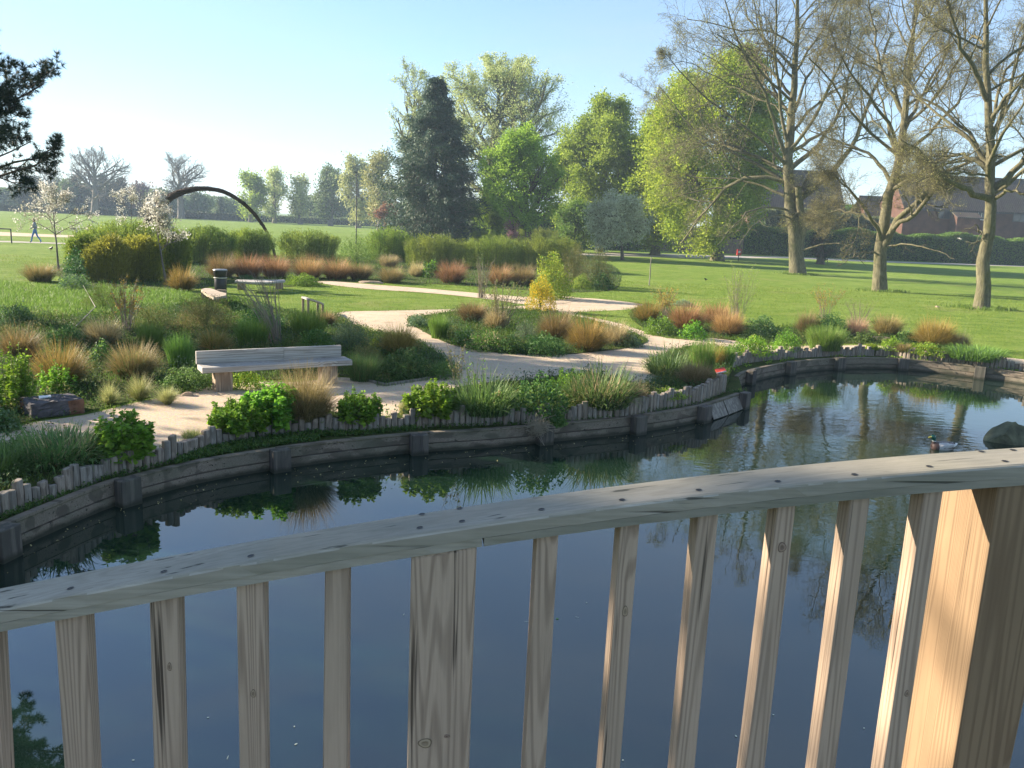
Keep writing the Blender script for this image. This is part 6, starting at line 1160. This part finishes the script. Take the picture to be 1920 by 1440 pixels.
 ('sedge', 1488, 1540, 582, 628, 'dark brown sedge in the middle of the right bed', 'brown', 'dgreen', {}), ('mound', 1520, 1590, 588, 632, 'dark green shrub beside the dark brown sedge', 'dark', 'dgreen', dict(ls=.05)), ('whip', 1512, 1580, 532, 600, 'thin yellow leaved shrub in the middle of the right bed', 'gleaf', None, dict(nl=600, ls=.05, rad=.007)), ('whip', 1575, 1640, 560, 625, 'thin bare stems fanning to the right in the right bed', 'olive', None, dict(nl=0, n=30, rad=.006)), ('sedge', 1578, 1630, 596, 634, 'pale pinkish straw tuft in the right bed', 'pink', None, {}), ('sedge', 1628, 1696, 592, 632, 'compact brown sedge behind the pale slab', 'brown', 'gold', {}), ('mound', 1600, 1640, 620, 642, 'low green plants left of the pale slab', 'dgreen', 'green', dict(ls=.05)), ('mound', 1680, 1715, 620, 646, 'deep green plant left of the golden mop grass', 'dark', None, dict(ls=.06)),
 ('sedge', 1708, 1790, 600, 654, 'large golden mop grass on the lawn edge', 'gold', 'straw', dict(n=2000)), ('sedge', 1775, 1818, 622, 656, 'smaller straw grass right of the golden mop grass', 'straw', 'gold', {}), ('mound', 1262, 1300, 562, 575, 'small blue green plant alone on the lawn', 'blue', None, dict(ls=.05)),
]
for (k, xl, xr, yt, yb, lb, c, c2, kw) in S: put(k, xl, xr, yt, yb, lb, c, c2, **kw)
put('mound', 1022, 1062, 768, 800, 'dark rosette hanging over the timber wall below the planted strip', 'dark', 'green', z=LZ, ls=.07, asp=.3)
# tufts and litter round the trunks of the oaks
g = Geo(); tb = []
for (bx, D, n) in ((1497, 61, 900), (1650, 46, 500), (1840, 37, 600)):
    b = base_at(bx, D); a = RNG.uniform(0, 6.28, n); r_ = .55+np.abs(RNG.normal(0, .35, n)); tb.append(np.column_stack([b.x+np.cos(a)*r_*1.3, b.y+np.sin(a)*r_, np.full(n, G0)]))
tb = np.concatenate(tb); n = len(tb); blades(g, tb, RNG.uniform(0, 6.28, n), RNG.uniform(.08, .22, n), np.full(n, .03), RNG.uniform(0, .5, n), RNG.uniform(.5, 1.5, n), 3)
tag(link('tree_foot_grass', g.mesh('tree_foot_grass', pal['green'])), 'longer unmown grass round the feet of the three oaks', 'grass', kind='stuff')
# dead curved twigs in the left bed
g = Geo(); a, b = P(135, 632), P(188, 560); tubes(g, [[a.x, a.y, G0+.15], [(a.x+b.x)/2+.2, (a.y+b.y)/2, G0+.22], [b.x, b.y-1, G0+.5]], [.012, .012, .006], 5); tag(link('fallen_branch', g.mesh('fallen_branch', M_STAKE2, True)), 'pale curved dead branch lying over the left bed', 'branch')
# bent ivy tangle on the wall post
tg_ = P(1010, 800, .33); g = Geo(); n = 60; rng = np.random.default_rng(3); Pt = rng.normal(0, .10, (n, 5, 3))*[1, .5, .8]; tubes(g, Pt+np.array(list(tg_)), np.full((n, 5), .003), 3); tag(link('dead_tangle', g.mesh('dead_tangle', pal['stem'])), 'tangle of dry stems over a wall post below the planted strip', 'plant')

# ---- blossom trees
def blossom(label, bx, by, box, seed, tr=.04, n=1500):
    D = P(bx, by).y; c, r = crown_px(*box, D, .9); b = P(bx, by); return broadleaf('blossom_tree', label, b, c[2]+r[2]-b.z, (c, r), LG_BLOS, M_BARKG, seed, tr, limbs=13, m2=7, m3=6, nleaf=n, lsize=.075, asp=.8, start=.38, lup=.25, jit=.05, minr=.006, ang=(.5, 1.2), group='blossom trees in the garden', top=.9)
blossom('small tree with sparse white blossom, leftmost of the blossom trees', 110, 508, (24, 176, 350, 466), 101, n=2600)
blossom('white blossom tree in the middle, with its trunk standing by the golden sedge', 311, 529, (222, 352, 370, 480), 102, n=2300)
blossom('white blossom tree behind, its crown meeting the left end of the arch', 246, 480, (200, 300, 355, 440), 103, n=1600)
# ---- second off-frame tree that shades the near bank
broadleaf('spring_tree', 'leafy tree standing to the left of the bridge beyond the photo edge', Vector((-14.5, 4.1, G0)), 12, ((-14.5, 4.1, 7.8), (2.8, 2.3, 4.6)), LG_MID, M_BARK, 110, .25, nleaf=18000, lsize=.16, limbs=18, m2=7, m3=6, start=.25, jit=.3)

broadleaf('spring_tree', 'leafy tree beyond the left photo edge between the pine and the bridge', Vector((-17.5, 12.2, G0)), 11, ((-17.5, 12.2, 7.4), (3.6, 3.6, 3.8)), LG_MID, M_BARK, 111, .28, nleaf=20000, lsize=.17, limbs=18, m2=7, m3=6, start=.25, jit=.3)

# ================================================================== GROUND COVER (uncountable)
def scat(polys, dens, holes=(), rng=RNG, ymax=1e9):
    holes = list(holes)+[hole]
    out = []
    for pl in polys:
        a = np.array([[p[0], p[1]] for p in pl]); lo, hi = a.min(0), a.max(0); n = int((hi-lo).prod()*dens); X = rng.uniform(lo[0], hi[0], n); Y = rng.uniform(lo[1], hi[1], n); k = inpoly(X, Y, pl) & (Y < ymax)
        for h_ in holes: k &= ~inpoly(X, Y, h_)
        out.append(np.column_stack([X[k], Y[k]]))
    return np.concatenate(out)
pth = [path_a, path_b]
near_beds = [bed_left, bed_isl, bed_prom, bed_bank, bed_bank2, bed_r, bed_rb]
Q_ = scat(near_beds, 230); Q_ = np.concatenate([Q_, scat([bed_back], 45)]); n = len(Q_); print('cover', n)
B = np.column_stack([Q_, np.full(n, G0+.01)]); dist = np.clip(Q_[:, 1]/13, .7, 2.6); g = Geo(); patch = .5+.5*np.sin(Q_[:, 0]*1.7+np.sin(Q_[:, 1]*1.1)*2)*np.sin(Q_[:, 1]*1.9+1)
blades(g, B, RNG.uniform(0, 6.28, n), RNG.uniform(.04, .15, n)*(.6+patch*.8), .009*dist, RNG.uniform(0, .5, n), RNG.uniform(.5, 1.7, n), 3, tint=np.clip(patch+RNG.normal(0, .25, n), 0, 1))
k = RNG.uniform(0, 1, n) < .6; p2 = np.clip(np.sin(Q_[:, 0]*2.9+1.7*np.sin(Q_[:, 1]*2.3))*np.sin(Q_[:, 1]*3.4+np.sin(Q_[:, 0]*2.1)), 0, 1)
C = B[k]+np.column_stack([RNG.normal(0, .05, (k.sum(), 2)), RNG.uniform(.01, .16, k.sum())*(.5+patch[k])]); leaves(g, C, .05, .6, mat=1, up=.6)
for mi_, sh in ((1, 0.), (2, 2.1), (3, 4.4)):
    pz = np.clip(np.sin(Q_[:, 0]*2.9+sh+1.7*np.sin(Q_[:, 1]*2.3+sh))*np.sin(Q_[:, 1]*3.4+np.sin(Q_[:, 0]*2.1+sh)), 0, 1); kk = (pz > .35) & (Q_[:, 1] < 24)
    for rep in range(2):
        hz2 = (pz[kk]-.3)*.42*RNG.uniform(.2, 1, kk.sum()); C = B[kk]+np.column_stack([RNG.normal(0, .04, (kk.sum(), 2)), hz2]); leaves(g, C, .045, .5, mat=mi_, up=.5); tag(link('ground_cover', g.mesh('ground_cover', [pal['green'], pal['dgreen'], pal['blue'], pal['olive']])), 'low mixed grass and leaves covering the garden beds', 'ground cover', kind='stuff')
# lawn blades, nearer lawns only
lawn_zone = [(-24, 14), (2, 14), (26, 17), (34, 22), (34, 46), (-34, 46), (-34, 18)]
Q_ = scat([lawn_zone], 62, holes=pth+near_beds+[bed_back, hole]); n = len(Q_); print('lawn', n); g = Geo(); dist = np.clip(Q_[:, 1]/18, .8, 2.5)
tuf = np.clip(.5+.7*np.sin(Q_[:, 0]*2.1+1.3*np.sin(Q_[:, 1]*1.3))*np.sin(Q_[:, 1]*2.7+np.sin(Q_[:, 0]*.9)), 0, 1.2)
blades(g, np.column_stack([Q_, np.full(n, G0-.005)]), RNG.uniform(0, 6.28, n), RNG.uniform(.025, .06, n)*(.6+.8*tuf), .011*dist, RNG.uniform(0, .6, n), RNG.uniform(.6, 1.5, n), 2)
tag(link('lawn_blades', g.mesh('lawn_blades', leafmat('lawn_blade', (.12, .21, .02), (.27, .37, .055), .4))), 'short grass blades of the nearer lawns', 'grass', kind='stuff')
# rougher grass at the left and fringes of paths
rough = gpoly([(-100, 545), (0, 530), (120, 540), (320, 545), (380, 565), (330, 575), (250, 590), (0, 600), (-100, 610)])
Q_ = scat([rough], 420); n = len(Q_); g = Geo(); blades(g, np.column_stack([Q_, np.full(n, G0)]), RNG.uniform(0, 6.28, n), RNG.uniform(.06, .2, n), np.full(n, .013), RNG.uniform(0, .5, n), RNG.uniform(.4, 1.5, n), 3)
tag(link('rough_grass', g.mesh('rough_grass', pal['green'])), 'longer rough grass at the left behind the bed', 'grass', kind='stuff')
pe = resample([Vector(p) for p in path_a]+[Vector(path_a[0])], .03); pe = pe[(pe[:, 1] > 8) & (np.abs(pe[:, 0]) < 30)]; pe = np.repeat(pe, 4, 0)+RNG.normal(0, .07, (len(pe)*4, 2)); pe = pe[~inpoly(pe[:, 0], pe[:, 1], hole)]; pe = pe[np.sin(pe[:, 0]*3.1)+np.sin(pe[:, 1]*4.3+pe[:, 0]) > -.5]; n = len(pe); g = Geo()
blades(g, np.column_stack([pe, np.full(n, G0)]), RNG.uniform(0, 6.28, n), RNG.uniform(.03, .11, n), np.full(n, .01), RNG.uniform(0, .6, n), RNG.uniform(.5, 1.7, n), 3); tag(link('path_edge_grass', g.mesh('path_edge_grass', pal['green'])), 'straggling grass along the edges of the sandy path', 'grass', kind='stuff')
g = Geo(); n = 150; xs = RNG.uniform(0, 1350, n); ys = np.interp(xs, [p[0] for p in wall_px], [p[1] for p in wall_px])+np.abs(RNG.normal(0, 14, n))+3; C = np.array([list(P(a, b, .003)) for a, b in zip(xs, ys)]); leaves(g, C, .03, .5, up=60.); tag(link('floating_debris', g.mesh('floating_debris', pal['straw'])), 'scattered scraps of straw and petals floating along the foot of the near wall', 'debris', kind='stuff')
# creeping plants on the ledge
La = np.array(lp); g = Geo(); pc = []
for (x0, x1, dn) in ((-100, 60, 500), (60, 330, 600), (330, 600, 5000), (600, 680, 700), (680, 780, 700), (780, 1000, 400), (1000, 1200, 350), (1200, 1400, 500)):
    xs = RNG.uniform(x0, x1, dn); wy = np.interp(xs, [p[0] for p in wall_px], [p[1] for p in wall_px]); py_ = np.interp(xs, [p[0] for p in pal_px], [p[1] for p in pal_px]); f = RNG.uniform(.0, .72 if x0 == 330 else .45, dn)
    for x, a_, b_, ff in zip(xs, wy, py_, f):
        wv = P(x, a_, 0); pv_ = P(x, b_, LZ); pc.append([pv_.x+(wv.x-pv_.x)*ff, pv_.y+(wv.y-pv_.y)*ff, LZ+abs(random.gauss(0, .028))])
pc = np.array(pc); leaves(g, pc, .036, .75, up=.8); k = RNG.uniform(0, 1, len(pc)) < .3; blades(g, pc[k]*[1, 1, 0]+[0, 0, LZ], RNG.uniform(0, 6.28, k.sum()), RNG.uniform(.04, .1, k.sum()), np.full(k.sum(), .006), RNG.uniform(0, .6, k.sum()), RNG.uniform(.5, 1.6, k.sum()), 3, mat=1)
tag(link('ledge_plants', g.mesh('ledge_plants', [leafmat('creeping_leaf', (.035, .10, .02), (.10, .20, .04), .35), pal['green']])), 'creeping weeds on the soil ledge behind the timber wall', 'ground cover', kind='stuff')
pf = np.array([[*P(x, y, LZ).xy] for x, y in pal_px2]); wf = np.array([[*P(x, y, 0).xy] for x, y in far_px]); n = 1500; t = RNG.uniform(0, 1, n)
A_ = resample([Vector(p) for p in pf], .1); Bq = resample([Vector(p) for p in wf], .1); i1_ = (t*(len(A_)-1)).astype(int); i2_ = (t*(len(Bq)-1)).astype(int); f = RNG.uniform(0, .6, n)[:, None]; C = A_[i1_]*(1-f)+Bq[i2_]*f; keep = np.sin(t*40)+np.sin(t*97) > .2; C = C[keep]
g = Geo(); leaves(g, np.column_stack([C, LZ+np.abs(RNG.normal(0, .03, len(C)))]), .05, .7, up=.8); tag(link('ledge_plants', g.mesh('ledge_plants', pal['bright'])), 'scattered weeds on the ledge of the far bank', 'ground cover', kind='stuff')
# ================================================================== HAZE
hm, nt = newmat('haze'); vp = N_(nt, 'ShaderNodeVolumePrincipled'); vp.inputs['Color'].default_value = (.62, .80, 1, 1); vp.inputs['Density'].default_value = .00062; vp.inputs['Anisotropy'].default_value = .0
nt.links.new(vp.outputs[0], N_(nt, 'ShaderNodeOutputMaterial').inputs['Volume'])
g = Geo(); boxv(g, -1510, 1510, -1510, 1510, -2, 42); hz_ = link('haze', g.mesh('haze', hm)); hz_['kind'] = 'stuff'
print('objects', len(bpy.data.objects), 'polys', sum(len(o.data.polygons) for o in bpy.data.objects if o.type == 'MESH'))
